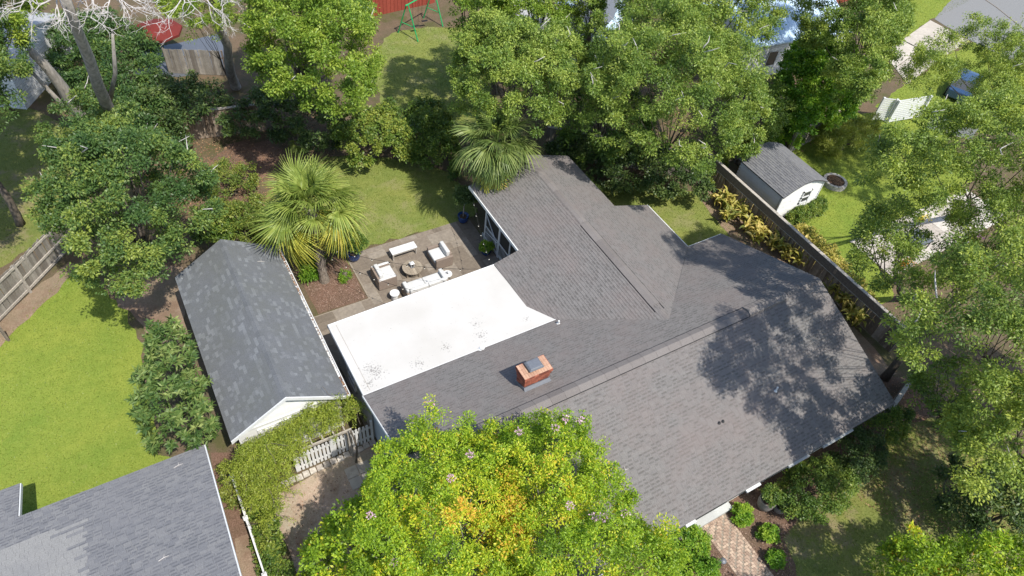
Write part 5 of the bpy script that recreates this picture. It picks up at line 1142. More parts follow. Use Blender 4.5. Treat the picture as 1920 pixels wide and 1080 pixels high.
# big tree at the left and its neighbours
tree('maple_tree', 'large dark green spreading tree above the left lawn and garage', 'tree', [(70, 410), (110, 330), (160, 300), (220, 290), (300, 275), (350, 320), (390, 340), (415, 375), (395, 415), (345, 430), (312, 455), (280, 500), (250, 525), (215, 540), (180, 545), (145, 505), (150, 470), (110, 440)], 5.8, 8.6, (285, 505), 'left', R=1.0, per=17, nleaf=58, ll=.155, lw=.085, cr=.33, tint=(.45, .2), seed=51, r0=.26, dens=1.35, twigs=14, huefn=hue_c(at(190, 500, 6)[0], at(190, 500, 6)[1], 2.2, .28))
tree('loose_tree', 'thin leafed sapling crown in front of the pale leaning trunks', 'tree', [(70, 240), (130, 200), (200, 190), (230, 240), (290, 250), (280, 300), (180, 300), (100, 310)], 5.0, 6.6, (190, 330), 'left', R=.8, per=13, nleaf=50, ll=.16, lw=.08, cr=.3, tint=(.55, .25), seed=52, r0=.08, dens=.3, twigs=6)
tree('loose_tree', 'shaded tree crown over the grey building roof at the left edge', 'tree', [(-140, 60), (0, 20), (40, 40), (48, 95), (40, 150), (10, 190), (-60, 240), (-160, 250)], 7.5, 10, (30, 210), 'left', R=.9, per=12, nleaf=50, ll=.18, lw=.08, cr=.34, tint=(.35, .2), seed=53, r0=.1, dens=.7, twigs=4)
tree('loose_tree', 'yellow green tree top at the upper left corner', 'tree', [(-60, -60), (60, -60), (75, 20), (60, 55), (0, 50), (-60, 40)], 8.0, 10.5, (0, 150), 'top', R=.9, per=14, nleaf=50, ll=.17, lw=.08, cr=.34, tint=(.7, .2), seed=54, r0=.1, dens=1.2, twigs=3)
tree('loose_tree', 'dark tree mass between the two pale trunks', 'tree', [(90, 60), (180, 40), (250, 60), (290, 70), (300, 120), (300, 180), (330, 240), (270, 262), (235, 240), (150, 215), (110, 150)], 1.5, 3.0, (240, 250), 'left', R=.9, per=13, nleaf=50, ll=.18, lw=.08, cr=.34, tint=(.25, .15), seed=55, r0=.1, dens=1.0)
tree('loose_tree', 'shaded bushes right of the second pale trunk', 'tree', [(230, 180), (300, 160), (420, 180), (440, 240), (380, 250), (300, 240), (240, 250)], 1.6, 3.0, None, 'dark', R=.8, per=13, nleaf=46, ll=.16, lw=.08, cr=.34, tint=(.55, .25), seed=56, r0=.06, dens=.9)
# bare pale trunks with dead tops
def bare(label, base, toppx, htop, r, seed, leanpx=None, nb=9):
    b = at(*base); tp_ = at(*toppx, htop); t = thing('bare_tree', label, 'tree', b); mb = MB(); G = random.Random(seed); b = Vector(b); e = Vector(tp_)
    pts = [b.lerp(e, k/7)+Vector((G.gauss(0, .09), G.gauss(0, .09), 0)) for k in range(8)]; mb.tube([b-Vector((0, 0, .2))]+pts, [r*1.5]+[r*(1.15-.085*k) for k in range(8)], 10, .5)
    mb.obj('trunk', M['bark'], t, smooth=True); return t, pts, G
def deadbranches(t, start, n, spread, seed, L0=2.2, r=.05, name='dead_branch'):
    G = random.Random(seed)
    for k in range(n):
        mb = MB(); d = Vector((G.gauss(spread[0], .55), G.gauss(spread[1], .55), G.gauss(spread[2], .3))).normalized(); p = Vector(start); L_ = L0*(.7+.6*G.random()); rr = r; path = [p.copy()]
        def grow(p, d, L_, rr, depth):
            path = [p.copy()]
            for s in range(5):
                d = (d+Vector((G.gauss(0, .2), G.gauss(0, .2), G.gauss(-.03, .16)))).normalized(); p = p+d*L_/5; path.append(p.copy())
                if depth < 3 and s > 0 and G.random() < .85:
                    dd = (d+Vector((G.gauss(0, .75), G.gauss(0, .75), G.gauss(0, .5)))).normalized(); grow(p, dd, L_*.55, rr*.6, depth+1)
            mb.tube(path, [rr*(1-.16*i) for i in range(6)], 5)
        grow(p, d, L_, rr, 0); mb.obj(name, M['deadwood'], t)
t, pts, G = bare('pale leaning trunk at the far upper left with forked base', (180, 245), (62, 95), 6.0, .36, 1)
mb = MB(); mb.tube([pts[0]+Vector((.1, 0, 0)), pts[3]+Vector((-.4, .3, -.4)), pts[6]+Vector((-.9, .6, 0))], [.16, .13, .08], 8); mb.obj('limb', M['bark'], t, smooth=True)
t, pts, G = bare('tall pale grey trunk crowned with bleached dead branches, upper left', (242, 300), (120, -20), 14.0, .29, 2)
mb = MB(); mb.tube([pts[3], pts[4]+Vector((.8, .2, .3)), pts[5]+Vector((1.1, .4, .6))], [.12, .09, .05], 8); mb.obj('limb', M['bark'], t, smooth=True)
for q, sp, n, sd in (((110, -10), (-.2, -1.0, -.15), 3, 5), ((165, -20), (.2, -1, -.2), 3, 6), ((205, -15), (.7, -.8, -.2), 4, 7), ((70, -20), (-.6, -.9, -.1), 2, 8)):
    deadbranches(t, at(*q, 13.5), n, sp, sd, 1.15, .03)
mb = MB(); a = Vector(pts[7])
for q in ((110, -10), (165, -20), (205, -15), (70, -20)): mb.tube([a, a.lerp(Vector(at(*q, 13.5)), .5)+Vector((0, 0, .3)), at(*q, 13.5)], [.10, .07, .035], 7)
mb.obj('limb', M['deadwood'], t, smooth=True)
t, pts, G = bare('curved grey trunk right of the red umbrella with dead branches above', (444, 166), (378, -60), 10.5, .26, 3)
for q, sp, n, sd in (((345, -10), (-.5, -1, -.3), 3, 15), ((385, -15), (.3, -1, -.2), 3, 16), ((420, -15), (1, -.5, 0), 2, 17)):
    deadbranches(t, at(*q, 10.5), n, sp, sd, 1.25, .03)
    mb = MB(); mb.tube([pts[6], at(*q, 10.5)], [.1, .05], 6); mb.obj('limb', M['deadwood'], t, smooth=True)
tree('loose_tree', 'yellow green leaf sprays around the dead branches left of the bright tree', 'tree', [(300, 10), (330, -40), (420, -30), (440, 30), (400, 50), (340, 40)], 9.0, 10.4, (430, 150), 'top', R=.6, per=12, nleaf=40, ll=.15, lw=.07, cr=.28, tint=(.7, .2), seed=58, r0=.06, dens=.7)
# trees along the top
TL = 'trees crowding the back gardens along the top'
tree('broadleaf_tree', 'large bright green tree at the top left of centre', 'tree', [(470, 60), (455, -20), (490, -70), (640, -70), (685, 10), (705, 70), (700, 140), (675, 180), (630, 185), (570, 175), (530, 165), (500, 145), (475, 120)], 8.0, 10.8, (560, 190), 'top', R=1.05, per=17, nleaf=60, ll=.17, lw=.085, cr=.34, tint=(.5, .2), seed=61, group=TL, dens=1.4, twigs=10)
tree('broadleaf_tree', 'green tree left of the swing set yard, reaching the top edge', 'tree', [(840, 10), (835, -50), (920, -60), (945, 0), (930, 50), (890, 65), (855, 50)], 8.5, 10.8, (870, 110), 'top', R=1.0, per=16, nleaf=56, ll=.17, lw=.085, cr=.34, tint=(.45, .2), seed=62, group=TL, dens=1.3, twigs=5)
tree('broadleaf_tree', 'rounded yellow green tree behind the rear palm', 'tree', [(850, 130), (875, 90), (930, 75), (1000, 90), (1075, 110), (1080, 170), (1055, 215), (1000, 222), (930, 205), (890, 195), (862, 165)], 7.6, 9.8, (960, 270), 'pine', R=1.0, per=18, nleaf=62, ll=.15, lw=.075, cr=.32, tint=(.62, .2), seed=63, group=TL, dens=1.45, twigs=6)
tree('broadleaf_tree', 'tree in front of the white cottage at the top', 'tree', [(950, 30), (940, -60), (1060, -60), (1080, 0), (1050, 40), (1000, 60), (965, 60)], 8.0, 10.5, (1000, 130), 'top', R=1.0, per=16, nleaf=56, ll=.17, lw=.085, cr=.34, tint=(.45, .2), seed=64, group=TL, dens=1.2, twigs=5)
tree('broadleaf_tree', 'thin tree between cottage and pale blue roof', 'tree', [(1082, 60), (1078, -60), (1140, -60), (1125, 30), (1120, 100), (1090, 105)], 7.0, 9, (1100, 140), 'pine', R=.8, per=14, nleaf=50, ll=.17, lw=.085, cr=.32, tint=(.45, .2), seed=65, group=TL, dens=1.1, twigs=5)
tree('broadleaf_tree', 'huge feathery olive green tree above the rear corner of the house', 'tree', [(1085, 180), (1110, 120), (1170, 85), (1240, 80), (1310, 90), (1370, 110), (1375, 150), (1400, 175), (1430, 190), (1420, 225), (1380, 250), (1360, 280), (1320, 300), (1270, 285), (1210, 262), (1150, 240), (1100, 225)], 7.6, 10.8, (1240, 320), 'pine', R=1.05, per=17, nleaf=58, ll=.15, lw=.065, cr=.34, tint=(.5, .22), seed=66, r0=.11, group=TL, dens=1.25, twigs=30)
tree('broadleaf_tree', 'wide olive tree at the top edge right of the pale blue roof', 'tree', [(1168, 60), (1160, -60), (1470, -60), (1485, 10), (1440, 60), (1380, 95), (1300, 90), (1210, 80)], 9.0, 12.0, (1330, 130), 'pine', R=1.1, per=16, nleaf=56, ll=.17, lw=.075, cr=.36, tint=(.62, .2), seed=67, group=TL, dens=1.25, twigs=20)
tree('broadleaf_tree', 'tall olive tree left of the concrete driveway', 'tree', [(1500, 30), (1480, -60), (1660, -60), (1695, 20), (1685, 80), (1650, 150), (1620, 175), (1575, 150), (1560, 95), (1520, 70)], 8.0, 11.0, (1600, 190), 'pine', R=1.0, per=17, nleaf=58, ll=.17, lw=.075, cr=.34, tint=(.55, .2), seed=68, group=TL, dens=1.35, twigs=14)
tree('glossy_tree', 'dense glossy bright green tree left of the pale fence', 'tree', [(1452, 150), (1475, 115), (1530, 105), (1585, 125), (1605, 165), (1600, 205), (1560, 222), (1500, 228), (1465, 205)], 3.2, 5.2, (1520, 245), 'bright', R=.85, per=20, nleaf=56, ll=.17, lw=.10, cr=.32, tint=(.5, .22), seed=69, dens=1.4)
tree('broadleaf_tree', 'shaded mid green tree between cottage and hedge', 'tree', [(1075, 150), (1090, 120), (1200, 150), (1230, 260), (1150, 290), (1060, 260)], 3.5, 5.5, None, 'hedge', R=1.0, per=14, nleaf=50, ll=.17, lw=.08, cr=.34, tint=(.4, .2), seed=70, group=TL, dens=1.0)
tree('broadleaf_tree', 'low tree with brownish gaps right of the huge olive tree', 'tree', [(1380, 180), (1450, 160), (1480, 200), (1465, 240), (1420, 280), (1380, 290), (1350, 250)], 3.0, 4.6, None, 'pine', R=.9, per=13, nleaf=50, ll=.16, lw=.07, cr=.32, tint=(.45, .22), seed=71, group=TL, dens=.9, twigs=8)
tree('broadleaf_tree', 'understory tree beside the blue equipment near the top', 'tree', [(880, 60), (930, 40), (980, 100), (960, 130), (900, 120)], 4.0, 6.0, None, 'hedge', R=.9, per=14, nleaf=50, ll=.17, lw=.08, cr=.34, tint=(.5, .2), seed=72, group=TL, dens=1.0)
# right hand oaks
TR = 'oak crowns filling the right side'
tree('oak_tree', 'yellow green oak by the road with the blue car under it', 'tree', [(1690, 125), (1740, 100), (1800, 98), (1880, 90), (1990, 110), (2000, 230), (1930, 240), (1870, 215), (1840, 190), (1825, 125), (1775, 130), (1765, 160), (1720, 160)], 8.5, 10.5, (1900, 260), 'oak', R=.95, per=17, nleaf=56, ll=.125, lw=.06, cr=.32, tint=(.62, .2), seed=81, group=TR, dens=1.3, twigs=10)
tree('oak_tree', 'oak crown above the shed lawn with branches toward the shed', 'tree', [(1620, 300), (1650, 268), (1700, 265), (1750, 250), (1810, 225), (1870, 240), (2000, 250), (2000, 400), (1900, 415), (1850, 385), (1800, 360), (1750, 375), (1725, 340), (1680, 330), (1640, 335)], 12.0, 14.0, (1830, 400), 'oak', R=1.0, per=20, nleaf=62, ll=.125, lw=.06, cr=.33, tint=(.52, .22), seed=82, group=TR, dens=1.5, twigs=18)
tree('oak_tree', 'darker oak branch layer left of the pale terrace', 'tree', [(1600, 440), (1625, 400), (1680, 385), (1725, 400), (1715, 470), (1680, 530), (1635, 530), (1605, 480)], 9.0, 10.0, (1700, 560), 'oak', R=.75, per=16, nleaf=52, ll=.125, lw=.06, cr=.3, tint=(.38, .2), seed=83, group=TR, dens=1.1)
tree('oak_tree', 'big oak crown right of the fence over the middle of the right edge', 'tree', [(1680, 570), (1700, 530), (1760, 510), (1810, 490), (1860, 500), (1990, 470), (2010, 640), (1990, 740), (1900, 740), (1830, 700), (1770, 700), (1720, 680), (1690, 640), (1672, 600)], 11.0, 13.8, (1860, 700), 'oak', R=1.0, per=20, nleaf=62, ll=.125, lw=.06, cr=.32, tint=(.48, .22), seed=84, r0=.08, group=TR, dens=1.35, twigs=16)
tree('oak_tree', 'sunlit oak limb hanging over the front lawn at the right', 'tree', [(1790, 800), (1780, 770), (1840, 750), (1920, 740), (2010, 760), (2010, 900), (1940, 905), (1900, 880), (1860, 905), (1810, 880), (1800, 840)], 8.0, 10.0, (1960, 900), 'oak', R=.8, per=18, nleaf=56, ll=.14, lw=.07, cr=.3, tint=(.62, .2), seed=85, group=TR, dens=1.3, twigs=8)
tree('oak_tree', 'lower shaded oak branches between fence end and front lawn', 'tree', [(1720, 700), (1770, 690), (1810, 740), (1810, 800), (1770, 790), (1725, 740)], 3.6, 5.0, (1760, 800), 'oak', R=.8, per=15, nleaf=50, ll=.14, lw=.07, cr=.3, tint=(.35, .2), seed=86, group=TR, dens=1.2)
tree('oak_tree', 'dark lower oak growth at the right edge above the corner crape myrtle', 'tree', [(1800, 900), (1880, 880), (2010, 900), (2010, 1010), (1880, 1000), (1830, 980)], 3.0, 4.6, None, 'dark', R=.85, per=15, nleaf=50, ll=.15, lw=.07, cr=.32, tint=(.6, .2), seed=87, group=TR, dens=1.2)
tree('oak_tree', 'oak crown at the right edge just beyond the terrace', 'tree', [(1770, 420), (1800, 390), (1860, 385), (2050, 390), (2050, 500), (1950, 510), (1850, 480), (1790, 455)], 9.5, 11.5, None, 'oak', R=.95, per=16, nleaf=56, ll=.125, lw=.06, cr=.33, tint=(.5, .2), seed=88, group=TR, dens=1.3)
tree('oak_tree', 'large oak outside the right edge shading the front lawn', 'tree', [(1960, 560), (2200, 520), (2450, 620), (2450, 820), (2150, 860), (1985, 780)], 8.5, 10.5, None, 'oak', R=1.4, per=9, nleaf=46, ll=.22, lw=.12, cr=.42, tint=(.5, .2), seed=89, r0=.07, group=TR, dens=1.6)
tree('loose_tree', 'tree beyond the left edge shading the patchy far left lawn', 'tree', [(-300, 60), (-30, 20), (-5, 100), (-20, 180), (-80, 300), (-300, 330)], 8.0, 10.0, None, 'left', R=1.2, per=10, nleaf=46, ll=.2, lw=.11, cr=.4, tint=(.4, .2), seed=93, dens=1.1)
tree('oak_tree', 'oak outside the lower right corner shading the lawn', 'tree', [(1780, 1200), (2000, 1120), (2200, 1180), (2300, 1450), (1900, 1500), (1760, 1350)], 7.0, 9.0, None, 'oak', R=1.4, per=8, nleaf=40, ll=.22, lw=.12, cr=.42, tint=(.5, .2), seed=90, group=TR, dens=.45)
# hedges and understory
HG = 'hedge and bushes round the rear lawn'
tree('ivy_mound', 'sunny ivy covered mound behind the rear lawn', 'hedge', [(625, 265), (630, 225), (670, 200), (730, 215), (770, 245), (775, 275), (730, 290), (660, 290)], 1.6, 2.6, None, 'hedge', R=.8, per=22, nleaf=52, ll=.14, lw=.09, cr=.28, tint=(.65, .2), seed=91, dens=1.4)
tree('bush', 'dark bushes between the ivy mound and the rear palm', 'bush', [(760, 240), (800, 220), (850, 240), (860, 290), (850, 315), (790, 300), (765, 280)], 1.4, 2.6, None, 'hedge', R=.7, per=20, nleaf=50, ll=.14, lw=.08, cr=.28, tint=(.4, .2), seed=92, group=HG, dens=1.3)
tree('bush', 'shaded bush mass in front of the far yard lawn', 'bush', [(720, 200), (760, 205), (830, 212), (850, 230), (760, 235), (720, 222)], 1.2, 2.0, None, 'hedge', R=.7, per=20, nleaf=50, ll=.14, lw=.08, cr=.28, tint=(.4, .2), seed=93, group=HG, dens=1.3)
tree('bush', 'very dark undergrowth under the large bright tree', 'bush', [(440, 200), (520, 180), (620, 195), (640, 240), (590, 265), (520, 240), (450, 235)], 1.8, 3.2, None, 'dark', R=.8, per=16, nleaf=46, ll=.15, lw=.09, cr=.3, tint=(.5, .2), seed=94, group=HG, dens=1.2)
tree('bush', 'dark hedge along the back fence behind the palm and roof', 'bush', [(1030, 270), (1090, 265), (1180, 290), (1260, 305), (1330, 330), (1330, 360), (1240, 350), (1130, 345), (1060, 310)], 1.6, 2.6, None, 'dark', R=.7, per=20, nleaf=50, ll=.13, lw=.08, cr=.28, tint=(.6, .25), seed=95, group=HG, dens=1.4)
tree('bush', 'bright green bush with orange blossoms near the pale fence', 'bush', [(1440, 240), (1480, 235), (1510, 250), (1500, 275), (1455, 265)], .8, 1.4, None, 'bright', R=.5, per=26, nleaf=44, ll=.12, lw=.07, cr=.22, tint=(.6, .2), seed=96, group=HG, dens=1.3)
tree('bush', 'mixed green bush at the fence corner by the shed', 'bush', [(1330, 340), (1370, 300), (1420, 275), (1450, 262), (1440, 245), (1390, 262), (1330, 310)], .9, 1.8, None, 'hedge', R=.55, per=24, nleaf=46, ll=.12, lw=.07, cr=.24, tint=(.6, .25), seed=97, group=HG, dens=1.3)
tree('bush', 'yellow green bush left of the front palm', 'bush', [(420, 415), (440, 385), (490, 380), (495, 430), (470, 450), (430, 440)], .8, 1.5, None, 'weed', R=.5, per=22, nleaf=44, ll=.13, lw=.06, cr=.24, tint=(.35, .2), seed=98, group=HG, dens=1.2)
tree('bush', 'sparse reddish green shrub on the mulch behind the garage', 'bush', [(380, 330), (430, 300), (480, 320), (470, 370), (410, 380)], .8, 1.6, None, 'weed', R=.5, per=10, nleaf=36, ll=.11, lw=.05, cr=.26, tint=(.3, .3), seed=99, group=HG, dens=.8)
tree('bush', 'green bushes at the garage rear corner under the maple', 'bush', [(355, 425), (400, 390), (440, 400), (430, 440), (385, 450)], 1.2, 2.0, None, 'hedge', R=.55, per=20, nleaf=46, ll=.13, lw=.07, cr=.26, tint=(.5, .2), seed=100, group=HG, dens=1.3)
tree('bush', 'feathery yellow green grasses beside the pale fence', 'bush', [(1530, 250), (1570, 225), (1640, 230), (1650, 260), (1590, 285), (1545, 285)], 1.0, 1.8, None, 'weed', R=.5, per=22, nleaf=40, ll=.26, lw=.03, cr=.22, tint=(.8, .2), seed=101, group=HG, dens=1.2, droop=-.5)
tree('box_hedge', 'short clipped hedge along the shed front wall', 'hedge', [(1478, 405), (1535, 372), (1548, 382), (1545, 395), (1500, 418), (1482, 415)], .35, .7, None, 'hedge', R=.3, per=60, nleaf=36, ll=.09, lw=.05, cr=.15, tint=(.5, .2), seed=102, dens=1.6)
tree('ivy_bed', 'ivy and low hedge between white rail and sandy driveway', 'hedge', [(468, 962), (505, 950), (520, 985), (545, 1050), (560, 1130), (500, 1130), (480, 1020)], .35, .7, None, 'hedge', R=.4, per=44, nleaf=40, ll=.09, lw=.06, cr=.18, tint=(.45, .25), seed=103, dens=1.5)
tree('weeds', 'thin weeds growing beside the neighbouring house wall', 'weeds', [(410, 870), (440, 865), (445, 920), (440, 960), (418, 930)], .3, .6, None, 'weed', R=.25, per=60, nleaf=20, ll=.09, lw=.04, cr=.16, tint=(.6, .2), seed=104, dens=.9)
tree('bush', 'dark bushes right of the front lawn under the oaks', 'bush', [(1760, 880), (1800, 860), (1840, 960), (1820, 1000), (1780, 960)], 1.2, 2.0, None, 'dark', R=.55, per=16, nleaf=46, ll=.13, lw=.07, cr=.26, tint=(.5, .2), seed=105, group=HG, dens=.9)
tree('bush', 'low ferny plants at the foot of the palm beside the garage', 'bush', [(555, 480), (590, 455), (603, 480), (598, 512), (570, 520)], .4, .9, None, 'bright', R=.35, per=30, nleaf=34, ll=.16, lw=.04, cr=.2, tint=(.4, .2), seed=107, group=HG, dens=1.2)
tree('bush', 'small sprouting plant on the right part of the palm bed', 'bush', [(636, 515), (650, 508), (655, 520), (642, 528)], .2, .4, None, 'bright', R=.2, per=40, nleaf=24, ll=.14, lw=.03, cr=.14, tint=(.6, .2), seed=108, group=HG, dens=1.0)
# pergola with vine in front of the garage
pg = thing('pergola', 'bleached wooden pergola with overhead rafters in front of the garage door', 'pergola', (1.6, 14.5, 0))
for x in (-.2, 3.2):
    mb = MB(); mb.box((x, 13.92, 0), (x+.12, 14.04, 1.85)); mb.obj('post', M['cap'], pg)
for y in (13.95, 15.0): mb = MB(); mb.box((-.3, y, 1.85), (3.4, y+.06, 1.97)); mb.obj('beam', M['cap'], pg)
for k in range(9): mb = MB(); mb.box((-.25+k*.42, 13.97, 1.97), (-.2+k*.42, 15.15, 2.05)); mb.obj('rafter', M['cap'], pg)
VP = [(432, 880), (455, 830), (520, 800), (600, 765), (665, 765), (688, 785), (680, 805), (620, 815), (575, 840), (555, 880), (530, 910), (505, 945), (470, 955), (440, 930)]
def vine():
    P = np.array([(-1.0, 14.2), (-.5, 15.0), (.6, 15.2), (1.6, 15.3), (3.3, 15.25), (4.0, 15.0), (4.15, 14.6), (3.6, 14.35), (2.6, 14.2), (1.6, 13.9), (.9, 13.5), (.35, 12.8), (0, 12.2), (-.8, 12.2), (-.95, 13.2)]); g = rngs(71); lo, hi = P.min(0), P.max(0); q = lo+(hi-lo)*g.random((9000, 2)); q = q[inside(P, q)]; d = edge_dist(P, q); n = 430; q = q[:n]; d = d[:n]
    z = 1.9+.28*(np.minimum(q[:, 1], 14.3)-13.3)-.32*np.clip(q[:, 1]-14.3, 0, 1)*np.clip((2.6-q[:, 0])/1.5, 0, 1)+.6*np.clip(d/.6, 0, 1)**.6-g.random(n)**2*.5+.10*g.normal(size=n)+.12*np.sin(q[:, 0]*5)*np.cos(q[:, 1]*4); z[q[:, 0] < .2] -= .3*g.random((q[:, 0] < .2).sum())
    C = np.column_stack([q, z]); me = leaves_mesh('foliage', C, np.full(len(C), .2), 44, .10, .026, L['vine'], 72, .5+.22*g.normal(size=len(C)), droop=.35, flat=.7)
    t = thing('climbing_vine', 'feathery yellow green vine covering the pergola over the garage front', 'vine', (1.5, 14.2, 0)); o = bpy.data.objects.new('foliage', me); link(o, t); o.location = -t.location
    # long trailing shoots with leaves along them
    gs = rngs(79); SC = []
    for k in range(140):
        i0 = gs.integers(n); a = C[i0].copy(); dd = np.array([gs.normal()*.5, -.5+gs.normal()*.6, .35]); 
        for s_ in range(9):
            dd = dd+np.array([gs.normal()*.08, gs.normal()*.08, -.09]); a = a+dd/np.linalg.norm(dd)*.09; SC.append(a.copy())
    SC = np.array(SC); me2 = leaves_mesh('trailing_shoots', SC, np.full(len(SC), .05), 9, .09, .022, L['vine'], 80, .62+.2*gs.normal(size=len(SC)), droop=.1); o2 = bpy.data.objects.new('trailing_shoots', me2); link(o2, t); o2.location = -t.location
    mb = MB(); G = random.Random(3)
    for k in range(26):
        i = G.randrange(n); a = Vector(C[i]); p = [a]; dd = Vector((G.gauss(0, 1), G.gauss(-.5, 1), .3)).normalized()
        for s in range(5): dd = (dd+Vector((G.gauss(0, .25), G.gauss(0, .25), -.18))).normalized(); p.append(p[-1]+dd*.16)
        mb.tube(p, .008, 4)
    for x in (-.1, 3.3): mb.tube([(x, 13.6, 0), (x+.1, 13.55, 1.2), (x, 13.7, 2.3)], [.05, .04, .03], 7)
    mb.obj('stem', M['bark_dark'], t)
vine()
# ------------------------------------------------------------------ palms
def frond_mesh(name, m, seed, L0=.95, fan=.95, droop=.25, nseg=44, spread=2.2):
    g = random.Random(seed); mb = MB()
    mb.tube([(0, 0, 0), (L0*.5, 0, .04), (L0, 0, 0)], [.025, .018, .012], 4, .6)
    for k in range(nseg):
        a = -spread+2*spread*k/(nseg-1); ln = fan*(.72+.28*math.cos(a*.75))*(.9+.2*g.random()); d = Vector((math.cos(a), math.sin(a), 0)); s = Vector((-d.y, d.x, 0)); p0 = Vector((L0*(1-.12*abs(a)/spread), 0, 0)); w = .017+.009*g.random()
        dr = droop*(.6+.8*g.random()); z = lambda t: .10*math.sin(t*2.2)-dr*t*t*1.1+.05*abs(a)*t
        tz = [0, .35, .7, 1.0]; P = [p0+d*(ln*t*(1-.12*dr*t))+Vector((0, 0, z(t)*ln)) for t in tz]; W = [w*.35, w, w*.75, .004]; tn = min(1, max(0, .5+g.gauss(0, .22)))
        for i in range(3): mb.face([P[i]-s*W[i]+Vector((0, 0, .012)), P[i+1]-s*W[i+1], P[i+1]+s*W[i+1], P[i]+s*W[i]-Vector((0, 0, .012))][::-1], tn)
    return mb.mesh(name, m)
FR = [frond_mesh('frond', L['palm'], 200+i, .9, .95, .35+.22*i) for i in range(3)]
FR_SHADED = [frond_mesh('frond', L['palm_shade_tint'], 220+i, .9, .95, .35+.22*i) for i in range(3)]
FRO = [frond_mesh('frond', L['palm_old'], 210+i, .95, .92, .8+.15*i) for i in range(2)]
def palm(label, base, h, crown_xy, nf, seed, sc=1.0, old=.25, gap=False, dark=False):  # dark picks the fronds that have shade painted into their colour
    b = at(*base) if len(base) == 2 else np.array(base, float); t = thing('palm_tree', label, 'palm', b); g = random.Random(seed); c = Vector((crown_xy[0], crown_xy[1], h)); b = Vector(b)
    mb = MB(); pts = [b.lerp(c, k/9)+Vector((g.gauss(0, .012), g.gauss(0, .012), 0)) for k in range(10)]; mb.tube(pts, [.26, .21, .19, .185, .18, .18, .185, .20, .23, .2], 12); mb.obj('trunk', M['boots'], t)
    bm = MB(); bm.prism([(-.05, 0, 0), (.05, 0, 0), (.05, .03, 0), (-.05, .03, 0)], [(-.025, .09, .26), (.025, .09, .26), (.02, .11, .27), (-.02, .11, .27)], .5, 0, True); bme = bm.mesh('leaf_boot', M['boots'])
    for k in range(70):
        f = .08+.9*k/70; p = b.lerp(c, f); a = k*2.39; inst(bme, 'leaf_boot', t, Matrix.Translation(p) @ Matrix.Rotation(a, 4, 'Z') @ Matrix.Translation((0, .15+.04*f, 0)) @ Matrix.Scale(.8+.5*f, 4))
    ca = math.atan2(-c.y, -c.x)
    for k in range(nf):
        f = (k+.5)/nf; az = k*2.39996+g.gauss(0, .12); elv = math.radians(80-140*f**.8)+g.gauss(0, .10); o_ = f > 1-old
        dz = abs((az-ca+math.pi) % (2*math.pi)-math.pi)
        if gap and f > .38 and dz < .75: continue
        me = FRO[g.randrange(2)] if o_ and g.random() < .75 else (FR_SHADED if dark else FR)[min(2, int(f*3.2))]; s = sc*(.85+.3*g.random())*(.85+.2*f if f < .5 else 1)
        mt = Matrix.Translation(c+Vector((0, 0, .15*(1-f)-.25*f))) @ Matrix.Rotation(az, 4, 'Z') @ Matrix.Rotation(-elv, 4, 'Y') @ Matrix.Rotation(g.gauss(0, .35), 4, 'X') @ Matrix.Scale(s, 4)
        inst(me, 'frond', t, mt)
    return t
palm('fan palm with yellowing lower fronds in the mulch bed by the patio', (608, 527), 4.75, (5.4, 23.35), 50, 1, 1.45, .40, True)
pc = at(932, 268, 5.6); palm('fan palm with tree shade painted into its fronds, leaning over the rear corner of the shingle roof', (pc[0]+.2, pc[1]+.1, 0), 5.6, (pc[0], pc[1]), 36, 2, 1.28, .08, False, True)
pc = at(560, 262, .9); palm('tiny lime green palm in the shade behind the front palm', (pc[0], pc[1], 0), .9, (pc[0], pc[1]), 12, 3, .45, 0)
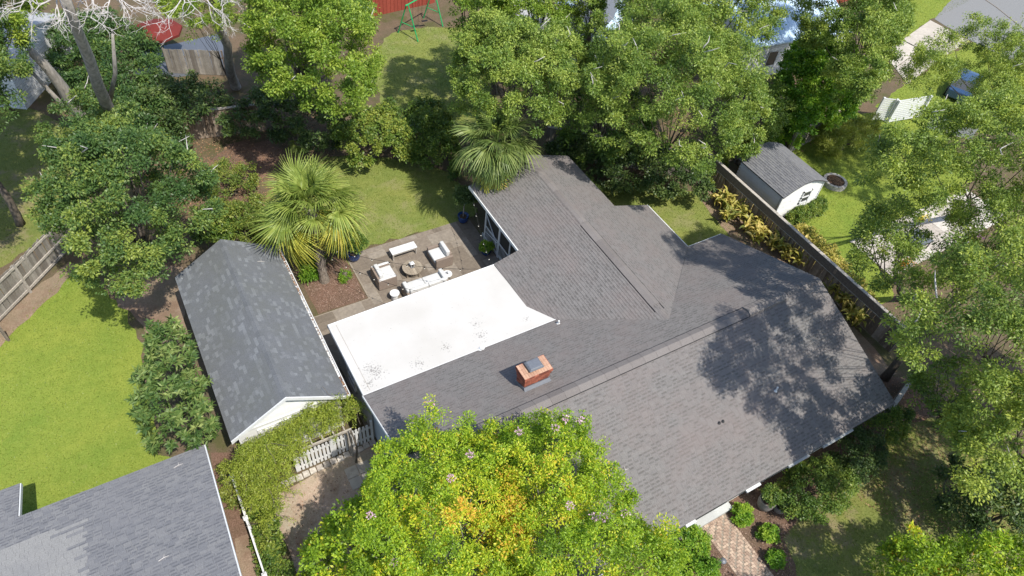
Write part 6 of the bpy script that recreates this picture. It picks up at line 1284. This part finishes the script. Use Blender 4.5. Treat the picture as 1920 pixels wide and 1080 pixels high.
# ------------------------------------------------------------------ variegated ginger along the fence
def blade(seed, l=.5, w=.11):
    g = random.Random(seed); mb = MB(); n = 5; P = []; W = []
    for i in range(n): t_ = i/(n-1); P.append(Vector((l*(t_-.12*t_*t_), 0, .35*l*math.sin(t_*2.6)))); W.append(w*.5*math.sin(math.pi*min(1, .12+.88*t_))**.7 if t_ < 1 else .003)
    for i in range(n-1):
        for sgn in (1, -1):
            q = [P[i], P[i+1], P[i+1]+Vector((0, sgn*W[i+1], .02)), P[i]+Vector((0, sgn*W[i], .02))]; mb.face(q if sgn > 0 else q[::-1], .5)
    return mb.mesh('leaf', L['varieg'])
BL = [blade(i) for i in range(3)]
G = random.Random(77); vpx = [(1352, 378), (1372, 392), (1362, 408), (1393, 402), (1402, 425), (1423, 417), (1420, 443), (1445, 436), (1450, 460), (1470, 450), (1475, 476), (1493, 466), (1500, 489), (1520, 485), (1575, 560), (1592, 578), (1600, 600), (1562, 543)]
words = ['first', 'second', 'third', 'fourth', 'fifth', 'sixth', 'seventh', 'eighth', 'ninth', 'tenth', 'eleventh', 'twelfth', 'thirteenth', 'fourteenth', 'fifteenth', 'sixteenth', 'seventeenth', 'eighteenth']
for i, (x, y) in enumerate(vpx):
    c = at(x, y, .35); c[2] = 0; t = thing('variegated_plant', '%s yellow variegated plant along the brown fence counting from its upper end' % words[i], 'plant', c, 'variegated plants along the brown fence')
    mb = MB(); mb.tube([(c[0], c[1], 0), (c[0], c[1], .3)], [.04, .02], 5); mb.obj('stem', M['bark_dark'], t)
    for k in range(42):
        f = k/42; inst(BL[k % 3], 'leaf', t, Matrix.Translation((c[0]+G.gauss(0, .2), c[1]+G.gauss(0, .2), .15+.35*G.random())) @ Matrix.Rotation(k*2.4, 4, 'Z') @ Matrix.Rotation(-(.15+1.0*G.random()), 4, 'Y') @ Matrix.Scale(1.15+.7*G.random(), 4))
tree('bush', 'pinkish yellow shrubs along the far side of the brown fence', 'bush', [(1490, 432), (1505, 425), (1560, 475), (1600, 520), (1640, 565), (1625, 572), (1560, 505)], .4, .8, None, 'varieg', R=.35, per=34, nleaf=24, ll=.16, lw=.06, cr=.2, tint=(.6, .2), seed=106, group=HG, dens=1.2)
print('leaf faces', NLEAF[0])
